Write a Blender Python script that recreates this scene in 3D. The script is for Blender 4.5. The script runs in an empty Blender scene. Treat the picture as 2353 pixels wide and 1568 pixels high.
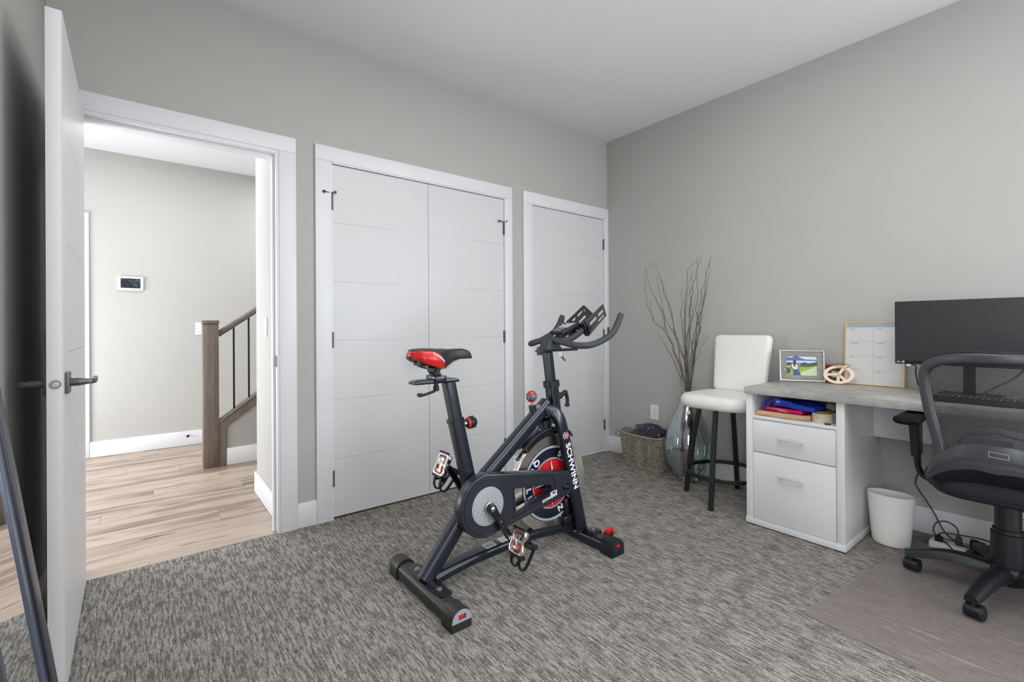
import bpy, bmesh, math, random
from mathutils import Vector, Matrix
random.seed(7)
PI = math.pi
sc = bpy.context.scene
COL = sc.collection

# ------------------------------------------------------------------ camera
cam_d = bpy.data.cameras.new('camera'); cam = bpy.data.objects.new('camera', cam_d); COL.objects.link(cam)
_R = Vector((0.78662, -0.61740, -0.00599)); _F = Vector((0.61738, 0.78665, 0.00126))
_R.normalize(); _F = (_F - _R * _F.dot(_R)).normalized(); _U = _R.cross(_F)
m = Matrix.Identity(4)
for i in range(3):
    m[i][0] = _R[i]; m[i][1] = _U[i]; m[i][2] = -_F[i]
m.translation = Vector((0, 0, 1.10)); cam.matrix_world = m
cam_d.sensor_width = 36.0; cam_d.sensor_fit = 'HORIZONTAL'
cam_d.lens = 36.0 * 1078.83 / 2353.0
cam_d.shift_y = (751.155 - 784.0) / 2353.0
cam_d.clip_start = 0.02
sc.camera = cam

# ------------------------------------------------------------------ light
sc.view_settings.view_transform = 'Standard'; sc.view_settings.look = 'None'
sc.view_settings.gamma = 1.0; sc.view_settings.use_curve_mapping = False
sc.view_settings.exposure = -0.17
sc.cycles.max_bounces = 12; sc.cycles.diffuse_bounces = 8; sc.cycles.transparent_max_bounces = 16
sc.cycles.caustics_reflective = False; sc.cycles.caustics_refractive = False
w = bpy.data.worlds.new('world'); sc.world = w; w.use_nodes = True
wb = w.node_tree.nodes['Background']; wb.inputs[0].default_value = (0.80, 0.90, 1.0, 1); wb.inputs[1].default_value = 1.6

def area(name, loc, target, sx, sy, power, col=(1, 1, 1), spread=180):
    d = bpy.data.lights.new(name, 'AREA'); d.shape = 'RECTANGLE'; d.size = sx; d.size_y = sy
    d.energy = power; d.color = col; d.spread = math.radians(spread)
    o = bpy.data.objects.new(name, d); COL.objects.link(o); o.location = loc
    o.rotation_euler = (Vector(target) - Vector(loc)).to_track_quat('-Z', 'Y').to_euler()
    return o
area('window_daylight', (1.95, -2.27, 1.17), (1.60, 3, 1.0), 2.1, 2.2, 52, (0.97, 0.985, 1.0))
area('side_window_daylight', (-0.385, -0.56, 1.12), (3, 0.2, 0.3), 0.80, 1.3, 29, (0.97, 0.985, 1.0))
area('added_window_fill', (3.315, -1.40, 1.50), (-0.3, 1.6, 1.3), 1.1, 1.35, 58, (0.97, 0.985, 1.0))  # fill lamp added behind the view to brighten the left wall
area('room_ceiling_light', (1.15, 0.45, 2.70), (1.15, 0.45, 0), 1.8, 1.8, 42, (1.0, 0.99, 0.975))
area('hall_ceiling_light', (-0.1, 4.2, 2.62), (-0.1, 4.2, 0), 1.4, 1.2, 23, (0.94, 0.97, 1.0))
area('hall_side_uplight', (-1.75, 4.2, 1.0), (1, 4.2, 2.1), 1.6, 1.6, 152, (0.94, 0.97, 1.0))  # added lamp, no window in the hall wall; tilted up to whiten the ceiling
area('stair_daylight', (1.6, 4.9, 2.6), (1.4, 4.7, 0), 0.9, 0.8, 22, (0.94, 0.97, 1.0))

# ------------------------------------------------------------------ materials
def s2l(c):
    c = c / 255.0
    return c / 12.92 if c <= 0.04045 else ((c + 0.055) / 1.055) ** 2.4
def rgb(r, g, b): return (s2l(r), s2l(g), s2l(b), 1)
class NT:
    def __init__(s, name):
        s.m = bpy.data.materials.new(name); s.m.use_nodes = True; s.t = s.m.node_tree
        s.b = s.t.nodes['Principled BSDF']; s.out = s.t.nodes['Material Output']
    def n(s, ty, **k):
        nd = s.t.nodes.new(ty)
        for a, v in k.items():
            if a.startswith('i_'): nd.inputs[a[2:].replace('_', ' ')].default_value = v
            else: setattr(nd, a, v)
        return nd
    def l(s, a, b): s.t.links.new(a, b)
    def coord(s, scale=(1, 1, 1), rot=(0, 0, 0), loc=(0, 0, 0)):
        tc = s.n('ShaderNodeTexCoord'); mp = s.n('ShaderNodeMapping')
        mp.inputs['Scale'].default_value = scale; mp.inputs['Rotation'].default_value = rot; mp.inputs['Location'].default_value = loc
        s.l(tc.outputs['Object'], mp.inputs['Vector']); return mp.outputs[0]
    def noise(s, vec, scale=1, detail=3, rough=0.5, dist=0.0):
        nd = s.n('ShaderNodeTexNoise'); nd.inputs['Scale'].default_value = scale; nd.inputs['Detail'].default_value = detail
        nd.inputs['Roughness'].default_value = rough; nd.inputs['Distortion'].default_value = dist
        s.l(vec, nd.inputs['Vector']); return nd.outputs['Fac']
    def ramp(s, fac, stops):
        nd = s.n('ShaderNodeValToRGB'); e = nd.color_ramp.elements
        while len(e) < len(stops): e.new(0.5)
        for i, (p, c) in enumerate(stops): e[i].position = p; e[i].color = c
        s.l(fac, nd.inputs[0]); return nd.outputs[0]
    def math(s, op, a, b=None, clamp=False):
        nd = s.n('ShaderNodeMath', operation=op); nd.use_clamp = clamp
        for i, v in enumerate((a, b)):
            if v is None: continue
            if isinstance(v, (int, float)): nd.inputs[i].default_value = v
            else: s.l(v, nd.inputs[i])
        return nd.outputs[0]
    def mix(s, fac, a, b, mode='MIX'):
        nd = s.n('ShaderNodeMix', data_type='RGBA', blend_type=mode)
        for k, v in ((0, fac), (6, a), (7, b)):
            if isinstance(v, (int, float)): nd.inputs[k].default_value = v
            elif isinstance(v, tuple): nd.inputs[k].default_value = v
            else: s.l(v, nd.inputs[k])
        return nd.outputs[2]
    def bump(s, h, strength=0.3, dist=0.002):
        nd = s.n('ShaderNodeBump'); nd.inputs['Strength'].default_value = strength; nd.inputs['Distance'].default_value = dist
        s.l(h, nd.inputs['Height']); s.l(nd.outputs[0], s.b.inputs['Normal'])
    def set(s, **k):
        for a, v in k.items():
            i = s.b.inputs[a.replace('_', ' ')]
            if hasattr(v, 'links') or isinstance(v, bpy.types.NodeSocket): s.l(v, i)
            else: i.default_value = v
        return s
def pbr(name, c, rough=0.5, metal=0.0, var=0.06, vs=12, bs=0.0, bscale=400, coat=0.0, spec=0.5):
    t = NT(name); v = t.coord()
    n1 = t.noise(v, vs, 4)
    d = tuple(x * (1 - var) for x in c[:3]) + (1,); u = tuple(min(1, x * (1 + var)) for x in c[:3]) + (1,)
    t.set(Base_Color=t.ramp(n1, [(0.3, d), (0.7, u)]), Roughness=rough, Metallic=metal)
    t.b.inputs['Specular IOR Level'].default_value = spec
    if coat: t.b.inputs['Coat Weight'].default_value = coat
    if bs: t.bump(t.noise(v, bscale, 3), bs, 0.001)
    return t.m
M = {}
M['wall'] = pbr('wall_paint', rgb(177, 176, 173), 0.75, var=0.012, vs=3, bs=0.08, bscale=500, spec=0.3)
M['ceil'] = pbr('ceiling_paint', rgb(224, 224, 225), 0.85, var=0.008, vs=2, bs=0.1, bscale=350, spec=0.2)
M['trim'] = pbr('white_trim_paint', rgb(221, 222, 225), 0.40, var=0.008, vs=4, bs=0.03, bscale=120)
M['door'] = pbr('white_door_paint', rgb(207, 208, 210), 0.42, var=0.01, vs=3, bs=0.04, bscale=60)
M['dark_gap'] = pbr('dark_recess', rgb(40, 40, 42), 0.9)
M['nickel'] = pbr('dark_nickel', rgb(98, 99, 100), 0.42, 0.7, var=0.05)
M['hinge'] = pbr('hinge_metal', rgb(100, 100, 98), 0.45, 0.6)
M['chrome'] = pbr('polished_chrome', rgb(228, 224, 216), 0.22, 1.0, var=0.03)
M['steel'] = pbr('brushed_steel', rgb(170, 172, 176), 0.32, 1.0, var=0.05)
M['bike'] = pbr('bike_satin_black', rgb(27, 32, 45), 0.30, 0.35, var=0.08, bs=0.02, bscale=900, coat=0.35)
M['bikeblk'] = pbr('bike_gloss_black', rgb(14, 15, 19), 0.28, 0.0, coat=0.2)
M['plast'] = pbr('black_plastic', rgb(24, 26, 31), 0.48, bs=0.06, bscale=1500, spec=0.35)
M['handle'] = pbr('satin_aluminium', rgb(206, 207, 209), 0.4, 0.25, var=0.02)
M['guard'] = pbr('guard_plastic', rgb(31, 35, 46), 0.34, bs=0.04, bscale=1600, coat=0.1)
M['foam'] = pbr('handlebar_foam', rgb(48, 51, 56), 0.62, bs=0.15, bscale=900)
M['foot'] = pbr('foot_cap_plastic', rgb(36, 35, 35), 0.42, bs=0.05, bscale=1300)
M['greyp'] = pbr('grey_plastic', rgb(150, 153, 158), 0.4)
M['ggrey'] = pbr('grey_disc', rgb(158, 160, 166), 0.42, 0.2, var=0.03)
M['red'] = pbr('red_plastic', rgb(200, 22, 30), 0.35, coat=0.3)
M['redv'] = pbr('red_vinyl', rgb(198, 34, 36), 0.3, coat=0.2, bs=0.04, bscale=500)
M['vinyl'] = pbr('black_vinyl', rgb(34, 35, 38), 0.45, bs=0.1, bscale=1200)
M['white'] = pbr('white_print', rgb(226, 230, 238), 0.5, var=0.02)
M['whitep'] = pbr('white_plastic', rgb(232, 232, 230), 0.35, var=0.01)
M['navy'] = pbr('navy_decal', rgb(20, 26, 42), 0.22, 0.0, coat=0.5)
M['silverring'] = pbr('silver_print', rgb(188, 194, 206), 0.35, 0.4, var=0.03)
M['lcd'] = pbr('lcd_glass', rgb(150, 155, 150), 0.12, coat=0.5)
M['melamine'] = pbr('white_melamine', rgb(214, 215, 217), 0.32, var=0.01, bs=0.02, bscale=80)
M['leather'] = pbr('white_leatherette', rgb(226, 224, 220), 0.42, var=0.02, vs=6, bs=0.08, bscale=500)
M['blkmetal'] = pbr('black_powdercoat', rgb(16, 16, 18), 0.38, bs=0.04, bscale=1200)
M['chair'] = pbr('charcoal_plastic', rgb(58, 60, 64), 0.34, var=0.05, bs=0.10, bscale=1400)
M['chairblk'] = pbr('chair_black_plastic', rgb(21, 23, 28), 0.42, bs=0.06, bscale=1300)
M['fabricblk'] = pbr('chair_black_fabric', rgb(34, 37, 45), 0.85, bs=0.3, bscale=900)
M['screen'] = pbr('dark_screen', rgb(46, 47, 50), 0.30, var=0.02)
M['binw'] = pbr('bin_white_plastic', rgb(228, 227, 224), 0.5, var=0.008, bs=0.04, bscale=900)
M['cable'] = pbr('cable_rubber', rgb(52, 53, 54), 0.55)
M['blue'] = pbr('blue_fabric', rgb(24, 60, 190), 0.7, var=0.15, vs=40, bs=0.3, bscale=700)
M['pink'] = pbr('pink_card', rgb(214, 12, 98), 0.3)
M['paper'] = pbr('white_paper', rgb(225, 228, 230), 0.7)
M['glove'] = pbr('pale_grey_cloth', rgb(160, 152, 144), 0.8, var=0.1, vs=60, bs=0.3)
M['goldfr'] = pbr('pale_gold_wood', rgb(214, 180, 118), 0.45, var=0.08, vs=30)
M['padblk'] = pbr('armrest_soft_black', rgb(13, 13, 15), 0.7, spec=0.15)
M['board'] = pbr('whiteboard', rgb(205, 205, 204), 0.18, var=0.01)
M['bluegrey'] = pbr('blue_grey_print', rgb(150, 170, 180), 0.3)
M['printgrey'] = pbr('grey_print', rgb(120, 120, 125), 0.6)
M['linegrey'] = pbr('pale_line_print', rgb(165, 163, 162), 0.6)
M['woodpale'] = pbr('pale_birch', rgb(232, 212, 188), 0.55, var=0.08, vs=40)
M['sticker'] = pbr('sticker_white', rgb(200, 204, 212), 0.5, var=0.12, vs=300)
M['glass_tape'] = pbr('clear_tape', rgb(196, 190, 160), 0.15, coat=0.4, var=0.15, vs=60)
M['tapecore'] = pbr('tape_core_yellow', rgb(190, 170, 40), 0.6)
M['twig'] = pbr('twig_bark', rgb(84, 75, 68), 0.75, var=0.3, vs=60, bs=0.4, bscale=300)
M['baluster'] = pbr('baluster_iron', rgb(28, 28, 30), 0.4, 0.3)
M['cord'] = pbr('brown_cord', rgb(140, 105, 85), 0.8)

def carpet():
    t = NT('patterned_carpet')
    v = t.coord()
    # short wandering ribs that run along the room (world y), broken by flat patches
    warp = t.noise(t.coord((60, 60, 60)), 1, 2)
    st = t.noise(t.coord((125, 13, 10)), 1, 3, 0.6, 0.35)
    st2 = t.noise(t.coord((210, 48, 10)), 1, 2, 0.6, 0.8)
    fib = t.noise(v, 330, 3, 0.65, 1.2)
    cross = t.noise(t.coord((26, 120, 10)), 1, 2, 0.5, 0.5)
    pat = t.noise(t.coord((17, 13, 5)), 1, 2, 0.45, 0.2)
    patm = t.ramp(pat, [(0.50, (0, 0, 0, 1)), (0.62, (1, 1, 1, 1))])
    stc = t.ramp(st, [(0.42, (0, 0, 0, 1)), (0.56, (1, 1, 1, 1))])
    st2c = t.ramp(st2, [(0.42, (0, 0, 0, 1)), (0.58, (1, 1, 1, 1))])
    fc = t.ramp(fib, [(0.38, (0, 0, 0, 1)), (0.62, (1, 1, 1, 1))])
    cc = t.ramp(cross, [(0.4, (0, 0, 0, 1)), (0.6, (1, 1, 1, 1))])
    h = t.math('ADD', t.math('MULTIPLY', stc, 0.34), t.math('MULTIPLY', st2c, 0.22))
    h = t.math('ADD', h, t.math('MULTIPLY', fc, 0.44))
    flat = t.math('ADD', t.math('MULTIPLY', fc, 0.28), t.math('MULTIPLY', cc, 0.16))
    hh = t.mix(t.math('MULTIPLY', patm, 0.36), h, flat)
    big = t.noise(v, 1.6, 3)
    col = t.ramp(hh, [(0.05, rgb(66, 62, 56)), (0.32, rgb(134, 128, 120)), (0.60, rgb(203, 197, 188)), (0.92, rgb(246, 241, 233))])
    col = t.mix(t.math('MULTIPLY', t.ramp(big, [(0.35, (0, 0, 0, 1)), (0.75, (1, 1, 1, 1))]), 0.35), col, rgb(128, 112, 96), 'MULTIPLY') if False else t.mix(t.math('MULTIPLY', t.ramp(big, [(0.5, (0, 0, 0, 1)), (0.75, (1, 1, 1, 1))]), 0.10), col, rgb(130, 114, 98))
    t.set(Base_Color=col, Roughness=0.95); t.b.inputs['Specular IOR Level'].default_value = 0.1
    t.b.inputs['Sheen Weight'].default_value = 0.15
    t.bump(hh, 1.0, 0.009)
    return t.m
M['carpet'] = carpet()

def planks():
    t = NT('vinyl_plank_oak')
    oi = t.n('ShaderNodeObjectInfo')
    tc = t.n('ShaderNodeTexCoord'); mp = t.n('ShaderNodeMapping'); mp.inputs['Scale'].default_value = (0.9, 8, 4)
    cx = t.n('ShaderNodeCombineXYZ'); t.l(t.math('MULTIPLY', oi.outputs['Random'], 31.0), cx.inputs[0]); t.l(t.math('MULTIPLY', oi.outputs['Random'], 17.0), cx.inputs[1])
    t.l(tc.outputs['Object'], mp.inputs['Vector']); t.l(cx.outputs[0], mp.inputs['Location'])
    a = t.noise(mp.outputs[0], 1.0, 5, 0.6, 0.6)
    mp2 = t.n('ShaderNodeMapping'); mp2.inputs['Scale'].default_value = (3, 150, 4); t.l(tc.outputs['Object'], mp2.inputs['Vector']); t.l(cx.outputs[0], mp2.inputs['Location'])
    g = t.noise(mp2.outputs[0], 1.0, 3, 0.6)
    mp3 = t.n('ShaderNodeMapping'); mp3.inputs['Scale'].default_value = (3.0, 24, 4); t.l(tc.outputs['Object'], mp3.inputs['Vector']); t.l(cx.outputs[0], mp3.inputs['Location'])
    k = t.noise(mp3.outputs[0], 1.0, 2, 0.5, 0.3)
    base = t.ramp(a, [(0.30, rgb(102, 89, 79)), (0.42, rgb(150, 132, 117)), (0.55, rgb(184, 167, 151)), (0.74, rgb(162, 149, 140))])
    base = t.mix(t.math('MULTIPLY', g, 0.30), base, rgb(150, 135, 122), 'MIX')
    kn = t.ramp(k, [(0.61, (0, 0, 0, 1)), (0.72, (1, 1, 1, 1))])
    base = t.mix(t.math('MULTIPLY', kn, 0.85), base, rgb(84, 74, 68))
    tone = t.math('ADD', t.math('MULTIPLY', oi.outputs['Random'], 0.20), 0.88)
    hsv = t.n('ShaderNodeHueSaturation'); t.l(base, hsv.inputs['Color']); t.l(tone, hsv.inputs['Value'])
    t.set(Base_Color=hsv.outputs[0], Roughness=0.42)
    t.bump(g, 0.1, 0.001)
    return t.m
M['plank'] = planks()

def wood(name, c1, c2, scale=(40, 40, 3), rough=0.5):
    t = NT(name); a = t.noise(t.coord(scale), 1, 5, 0.6, 0.8); b = t.noise(t.coord(tuple(x * 4 for x in scale)), 1, 3)
    f = t.math('ADD', t.math('MULTIPLY', a, 0.7), t.math('MULTIPLY', b, 0.3))
    t.set(Base_Color=t.ramp(f, [(0.35, c1), (0.65, c2)]), Roughness=rough); t.bump(b, 0.12, 0.001); return t.m
M['newel'] = wood('stained_newel_wood', rgb(102, 92, 85), rgb(128, 116, 107), (34, 34, 2.2))
M['rail'] = wood('stained_rail_wood', rgb(104, 93, 87), rgb(130, 117, 109), (3, 40, 40))
M['bamboo'] = wood('bamboo_tray', rgb(184, 142, 102), rgb(212, 174, 134), (60, 6, 60))
M['brownwood'] = wood('brown_box_wood', rgb(128, 76, 44), rgb(172, 122, 82), (30, 30, 8))
M['greywood'] = wood('grey_frame_wood', rgb(120, 113, 108), rgb(150, 143, 138), (30, 8, 60))
M['tread'] = wood('stair_tread_oak', rgb(160, 140, 122), rgb(190, 172, 156), (3, 20, 10))

def concrete():
    t = NT('concrete_laminate'); a = t.noise(t.coord((6, 2.2, 6)), 1, 5, 0.6, 0.5); b = t.noise(t.coord((16, 16, 22)), 1, 4, 0.6)
    f = t.math('ADD', t.math('MULTIPLY', a, 0.6), t.math('MULTIPLY', b, 0.4))
    t.set(Base_Color=t.ramp(f, [(0.32, rgb(124, 122, 120)), (0.5, rgb(158, 156, 153)), (0.68, rgb(184, 182, 179))]), Roughness=0.38); t.bump(b, 0.05, 0.001); return t.m
M['concrete'] = concrete()
def wicker():
    t = NT('grey_wicker'); a = t.noise(t.coord(), 60, 3)
    t.set(Base_Color=t.ramp(a, [(0.3, rgb(112, 104, 90)), (0.7, rgb(176, 168, 152))]), Roughness=0.65); t.bump(t.noise(t.coord(), 500, 2), 0.2, 0.001); return t.m
M['wicker'] = wicker()
def satin():
    t = NT('navy_satin'); t.set(Base_Color=t.ramp(t.noise(t.coord(), 30, 3), [(0.3, rgb(8, 8, 22)), (0.7, rgb(20, 20, 50))]), Roughness=0.24)
    t.b.inputs['Sheen Weight'].default_value = 0.3; return t.m
M['satin'] = satin()
def meshfab():
    t = NT('chair_mesh_fabric')
    tc = t.n('ShaderNodeTexCoord'); sp = t.n('ShaderNodeSeparateXYZ'); cb = t.n('ShaderNodeCombineXYZ')
    t.l(tc.outputs['Object'], sp.inputs[0]); t.l(sp.outputs['Y'], cb.inputs[0]); t.l(sp.outputs['Z'], cb.inputs[1])
    br = t.n('ShaderNodeTexBrick'); t.l(cb.outputs[0], br.inputs['Vector'])
    br.inputs['Scale'].default_value = 1.0; br.inputs['Brick Width'].default_value = 0.0066; br.inputs['Row Height'].default_value = 0.0038
    br.inputs['Mortar Size'].default_value = 0.00098; br.inputs['Mortar Smooth'].default_value = 0.1
    tr = t.n('ShaderNodeBsdfTransparent'); mx = t.n('ShaderNodeMixShader')
    t.set(Base_Color=rgb(20, 20, 22), Roughness=0.6)
    t.l(br.outputs['Fac'], mx.inputs[0]); t.l(tr.outputs[0], mx.inputs[1]); t.l(t.b.outputs[0], mx.inputs[2])
    t.l(mx.outputs[0], t.out.inputs[0]); return t.m
M['mesh'] = meshfab()
def matfilm():
    t = NT('clear_vinyl_mat'); v = t.coord((120, 5.5, 5), (0, 0, 0.05)); sc1 = t.noise(v, 1, 2, 0.5, 0.15)
    line = t.ramp(sc1, [(0.61, (0, 0, 0, 1)), (0.74, (0.75, 0.75, 0.75, 1))])
    br = t.noise(t.coord(), 2.5, 3)
    line = t.math('MULTIPLY', line, t.ramp(br, [(0.42, (0, 0, 0, 1)), (0.62, (1, 1, 1, 1))]))
    tr = t.n('ShaderNodeBsdfTransparent'); mx = t.n('ShaderNodeMixShader'); tr.inputs[0].default_value = (0.95, 0.93, 0.94, 1)
    t.set(Base_Color=t.mix(line, rgb(158, 150, 148), rgb(226, 221, 220)), Roughness=0.34)
    t.bump(sc1, 0.15, 0.001)
    f = t.math('ADD', t.math('MULTIPLY', line, 0.40), 0.34)
    t.l(f, mx.inputs[0]); t.l(tr.outputs[0], mx.inputs[1]); t.l(t.b.outputs[0], mx.inputs[2]); t.l(mx.outputs[0], t.out.inputs[0]); return t.m
M['film'] = matfilm()
def vaseglass():
    t = NT('tinted_mirror_glass')
    # thin tinted glass: transparent tint mixed with a mirror coat
    tr = t.n('ShaderNodeBsdfTransparent'); tr.inputs[0].default_value = (0.84, 0.90, 0.89, 1)
    gl = t.n('ShaderNodeBsdfGlossy'); gl.inputs['Roughness'].default_value = 0.03; gl.inputs['Color'].default_value = (0.86, 0.93, 0.98, 1)
    lw = t.n('ShaderNodeLayerWeight'); lw.inputs[0].default_value = 0.35
    f = t.math('ADD', t.math('MULTIPLY', lw.outputs['Facing'], 0.45), 0.26, True)
    mx = t.n('ShaderNodeMixShader'); t.l(f, mx.inputs[0]); t.l(tr.outputs[0], mx.inputs[1]); t.l(gl.outputs[0], mx.inputs[2]); t.l(mx.outputs[0], t.out.inputs[0]); return t.m
M['vase'] = vaseglass()
def mirror():
    t = NT('mirror_glass'); t.set(Base_Color=(0.86, 0.87, 0.88, 1), Metallic=1.0, Roughness=0.01); return t.m
M['mirror'] = mirror()
def pane():
    t = NT('window_pane'); tr = t.n('ShaderNodeBsdfTransparent'); gl = t.n('ShaderNodeBsdfGlossy'); gl.inputs['Roughness'].default_value = 0.02
    mx = t.n('ShaderNodeMixShader'); mx.inputs[0].default_value = 0.06; t.l(tr.outputs[0], mx.inputs[1]); t.l(gl.outputs[0], mx.inputs[2]); t.l(mx.outputs[0], t.out.inputs[0]); return t.m
M['pane'] = pane()
def tabscreen():
    t = NT('wall_panel_screen'); a = t.noise(t.coord((20, 20, 45), (0, 0.6, 0)), 1, 4, 0.6, 1.5)
    c = t.ramp(a, [(0.38, rgb(14, 18, 28)), (0.52, rgb(46, 58, 80)), (0.66, rgb(150, 160, 178))])
    t.set(Base_Color=rgb(8, 9, 12), Roughness=0.2, Emission_Color=c, Emission_Strength=0.8); return t.m
M['tab'] = tabscreen()
def flat(name, c, r=0.5): return pbr(name, c, r, var=0.05, vs=150)

# ------------------------------------------------------------------ mesh helpers
WL = {}
def V(*a): return Vector(a[0]) if len(a) == 1 else Vector(a)
def addm(bm, tmp):
    me = bpy.data.meshes.new('t'); tmp.to_mesh(me); tmp.free(); bm.from_mesh(me); bpy.data.meshes.remove(me)
def box(bm, x0, x1, y0, y1, z0, z1, bev=0.0, seg=2, mat=None):
    t = bmesh.new(); bmesh.ops.create_cube(t, size=1.0)
    for v in t.verts:
        v.co = V((x0 + x1) / 2 + v.co.x * (x1 - x0), (y0 + y1) / 2 + v.co.y * (y1 - y0), (z0 + z1) / 2 + v.co.z * (z1 - z0))
    if bev: bmesh.ops.bevel(t, geom=t.edges[:], offset=bev, segments=seg, profile=0.5, affect='EDGES')
    if mat is not None: t.transform(mat)
    addm(bm, t); return bm
def nb(): return bmesh.new()
def bx(*a, **k): return box(nb(), *a, **k)
def circ(r, n=12, ry=None):
    ry = r if ry is None else ry
    return [(r * math.cos(2 * PI * i / n), ry * math.sin(2 * PI * i / n)) for i in range(n)]
def rrect(w, h, r, n=3):
    out = []
    for cx, cy, a0 in ((w / 2 - r, h / 2 - r, 0), (-w / 2 + r, h / 2 - r, 90), (-w / 2 + r, -h / 2 + r, 180), (w / 2 - r, -h / 2 + r, 270)):
        for i in range(n + 1):
            a = math.radians(a0 + 90 * i / n); out.append((cx + r * math.cos(a), cy + r * math.sin(a)))
    return out
def catmull(P, k=6, closed=False):
    P = [Vector(p) for p in P]; out = []; n = len(P)
    rng = n if closed else n - 1
    for i in range(rng):
        p0 = P[(i - 1) % n] if closed or i > 0 else P[0] * 2 - P[1]
        p1 = P[i]; p2 = P[(i + 1) % n]
        p3 = P[(i + 2) % n] if closed or i + 2 < n else P[-1] * 2 - P[-2]
        for j in range(k):
            t = j / k
            out.append(0.5 * ((2 * p1) + (-p0 + p2) * t + (2 * p0 - 5 * p1 + 4 * p2 - p3) * t * t + (-p0 + 3 * p1 - 3 * p2 + p3) * t ** 3))
    if not closed: out.append(P[-1])
    return out
def sweep(bm, pts, sec, side=None, closed=False, caps=True, scales=None):
    """sec = 2D outline (a along side, b along the in-plane normal); scales = one factor or (fa, fb) per point"""
    pts = [Vector(p) for p in pts]; n = len(pts); rings = []; N = None
    for i, p in enumerate(pts):
        a = pts[(i - 1) % n] if (closed or i) else p; b = pts[(i + 1) % n] if (closed or i < n - 1) else p
        d1 = (p - a).normalized() if (p - a).length > 1e-9 else (b - p).normalized()
        d2 = (b - p).normalized() if (b - p).length > 1e-9 else d1
        T = (d1 + d2).normalized() if (d1 + d2).length > 1e-6 else d1
        miter = 1.0 / max(0.5, math.sqrt(max(0.01, (1 + d1.dot(d2)) / 2)))
        if side is not None:
            S = Vector(side[i]) if isinstance(side, list) else Vector(side)
            S = (S - T * S.dot(T)).normalized(); B = T.cross(S).normalized()
        else:
            if N is None:
                N = T.orthogonal().normalized()
            else: N = (N - T * N.dot(T)).normalized()
            S = N; B = T.cross(S); miter = 1.0
        f = scales[i] if scales else 1.0
        fa, fb = f if isinstance(f, tuple) else (f, f)
        rings.append([bm.verts.new(p + S * (u * fa) + B * (v * fb * miter)) for u, v in sec])
    k = len(sec)
    for i in range(n if closed else n - 1):
        r, q = rings[i], rings[(i + 1) % n]
        for j in range(k):
            bm.faces.new((r[j], r[(j + 1) % k], q[(j + 1) % k], q[j]))
    if caps and not closed:
        bm.faces.new(rings[0][::-1]); bm.faces.new(rings[-1])
    return bm
def tube(bm, pts, r, n=10, closed=False, smooth=0, scales=None):
    if smooth: pts = catmull(pts, smooth, closed)
    return sweep(bm, pts, circ(r, n), closed=closed, scales=scales)
def cyl(bm, a, b, r, n=20, r2=None):
    r2 = r if r2 is None else r2
    return sweep(bm, [a, b], circ(1.0, n), scales=[r, r2])
def lathe(bm, prof, c, axis=(0, 0, 1), n=32, caps=False):
    """prof = (radius, height) pairs along axis from c"""
    A = Vector(axis).normalized(); S = A.orthogonal().normalized(); B = A.cross(S); c = Vector(c); rings = []
    for r, z in prof:
        if r < 1e-5: rings.append([bm.verts.new(c + A * z)])
        else: rings.append([bm.verts.new(c + A * z + (S * math.cos(2 * PI * i / n) + B * math.sin(2 * PI * i / n)) * r) for i in range(n)])
    for p, q in zip(rings, rings[1:]):
        for i in range(n):
            j = (i + 1) % n
            if len(p) == 1 and len(q) == 1: continue
            if len(p) == 1: bm.faces.new((p[0], q[j], q[i]))
            elif len(q) == 1: bm.faces.new((p[i], p[j], q[0]))
            else: bm.faces.new((p[i], p[j], q[j], q[i]))
    return bm
def ball(bm, c, r, sx=1, sy=1, sz=1, u=16, v=10):
    t = bmesh.new(); bmesh.ops.create_uvsphere(t, u_segments=u, v_segments=v, radius=r)
    for w_ in t.verts: w_.co = Vector(c) + V(w_.co.x * sx, w_.co.y * sy, w_.co.z * sz)
    addm(bm, t); return bm
def frame_m(o, X, Y):
    X = Vector(X).normalized(); Y = Vector(Y); Y = (Y - X * Y.dot(X)).normalized(); Z = X.cross(Y)
    mm = Matrix.Identity(4)
    for i in range(3): mm[i][0] = X[i]; mm[i][1] = Y[i]; mm[i][2] = Z[i]
    mm.translation = Vector(o); return mm
def plate(bm, outer, holes, o, X, Y, thick, bev=0.0):
    """flat plate with holes, outline in the (X, Y) plane at o, thick along X x Y (centred)"""
    cu = bpy.data.curves.new('pl', 'CURVE'); cu.dimensions = '2D'; cu.fill_mode = 'BOTH'
    cu.extrude = max(0.00005, thick / 2 - bev); cu.bevel_depth = bev; cu.bevel_resolution = 1; cu.offset = -bev
    for poly in [outer] + list(holes):
        s = cu.splines.new('POLY'); s.points.add(len(poly) - 1); s.use_cyclic_u = True
        for i, (x, y) in enumerate(poly): s.points[i].co = (x, y, 0, 1)
    ob = bpy.data.objects.new('pl', cu); me = bpy.data.meshes.new_from_object(ob)
    me.transform(frame_m(o, X, Y)); bm.from_mesh(me)
    bpy.data.objects.remove(ob); bpy.data.curves.remove(cu); bpy.data.meshes.remove(me); return bm
def text(bm, s, o, X, Y, size, depth=0.0006, bold=0.0, sx=1.0, align='LEFT', shear=0.0, spacing=1.0):
    cu = bpy.data.curves.new('tx', 'FONT'); cu.body = s; cu.size = size; cu.extrude = depth / 2; cu.offset = bold
    cu.align_x = align; cu.shear = shear; cu.space_character = spacing; cu.resolution_u = 3
    ob = bpy.data.objects.new('tx', cu); me = bpy.data.meshes.new_from_object(ob)
    me.transform(Matrix.Diagonal((sx, 1, 1, 1))); me.transform(frame_m(o, X, Y)); bm.from_mesh(me)
    bpy.data.objects.remove(ob); bpy.data.curves.remove(cu); bpy.data.meshes.remove(me); return bm
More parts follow.
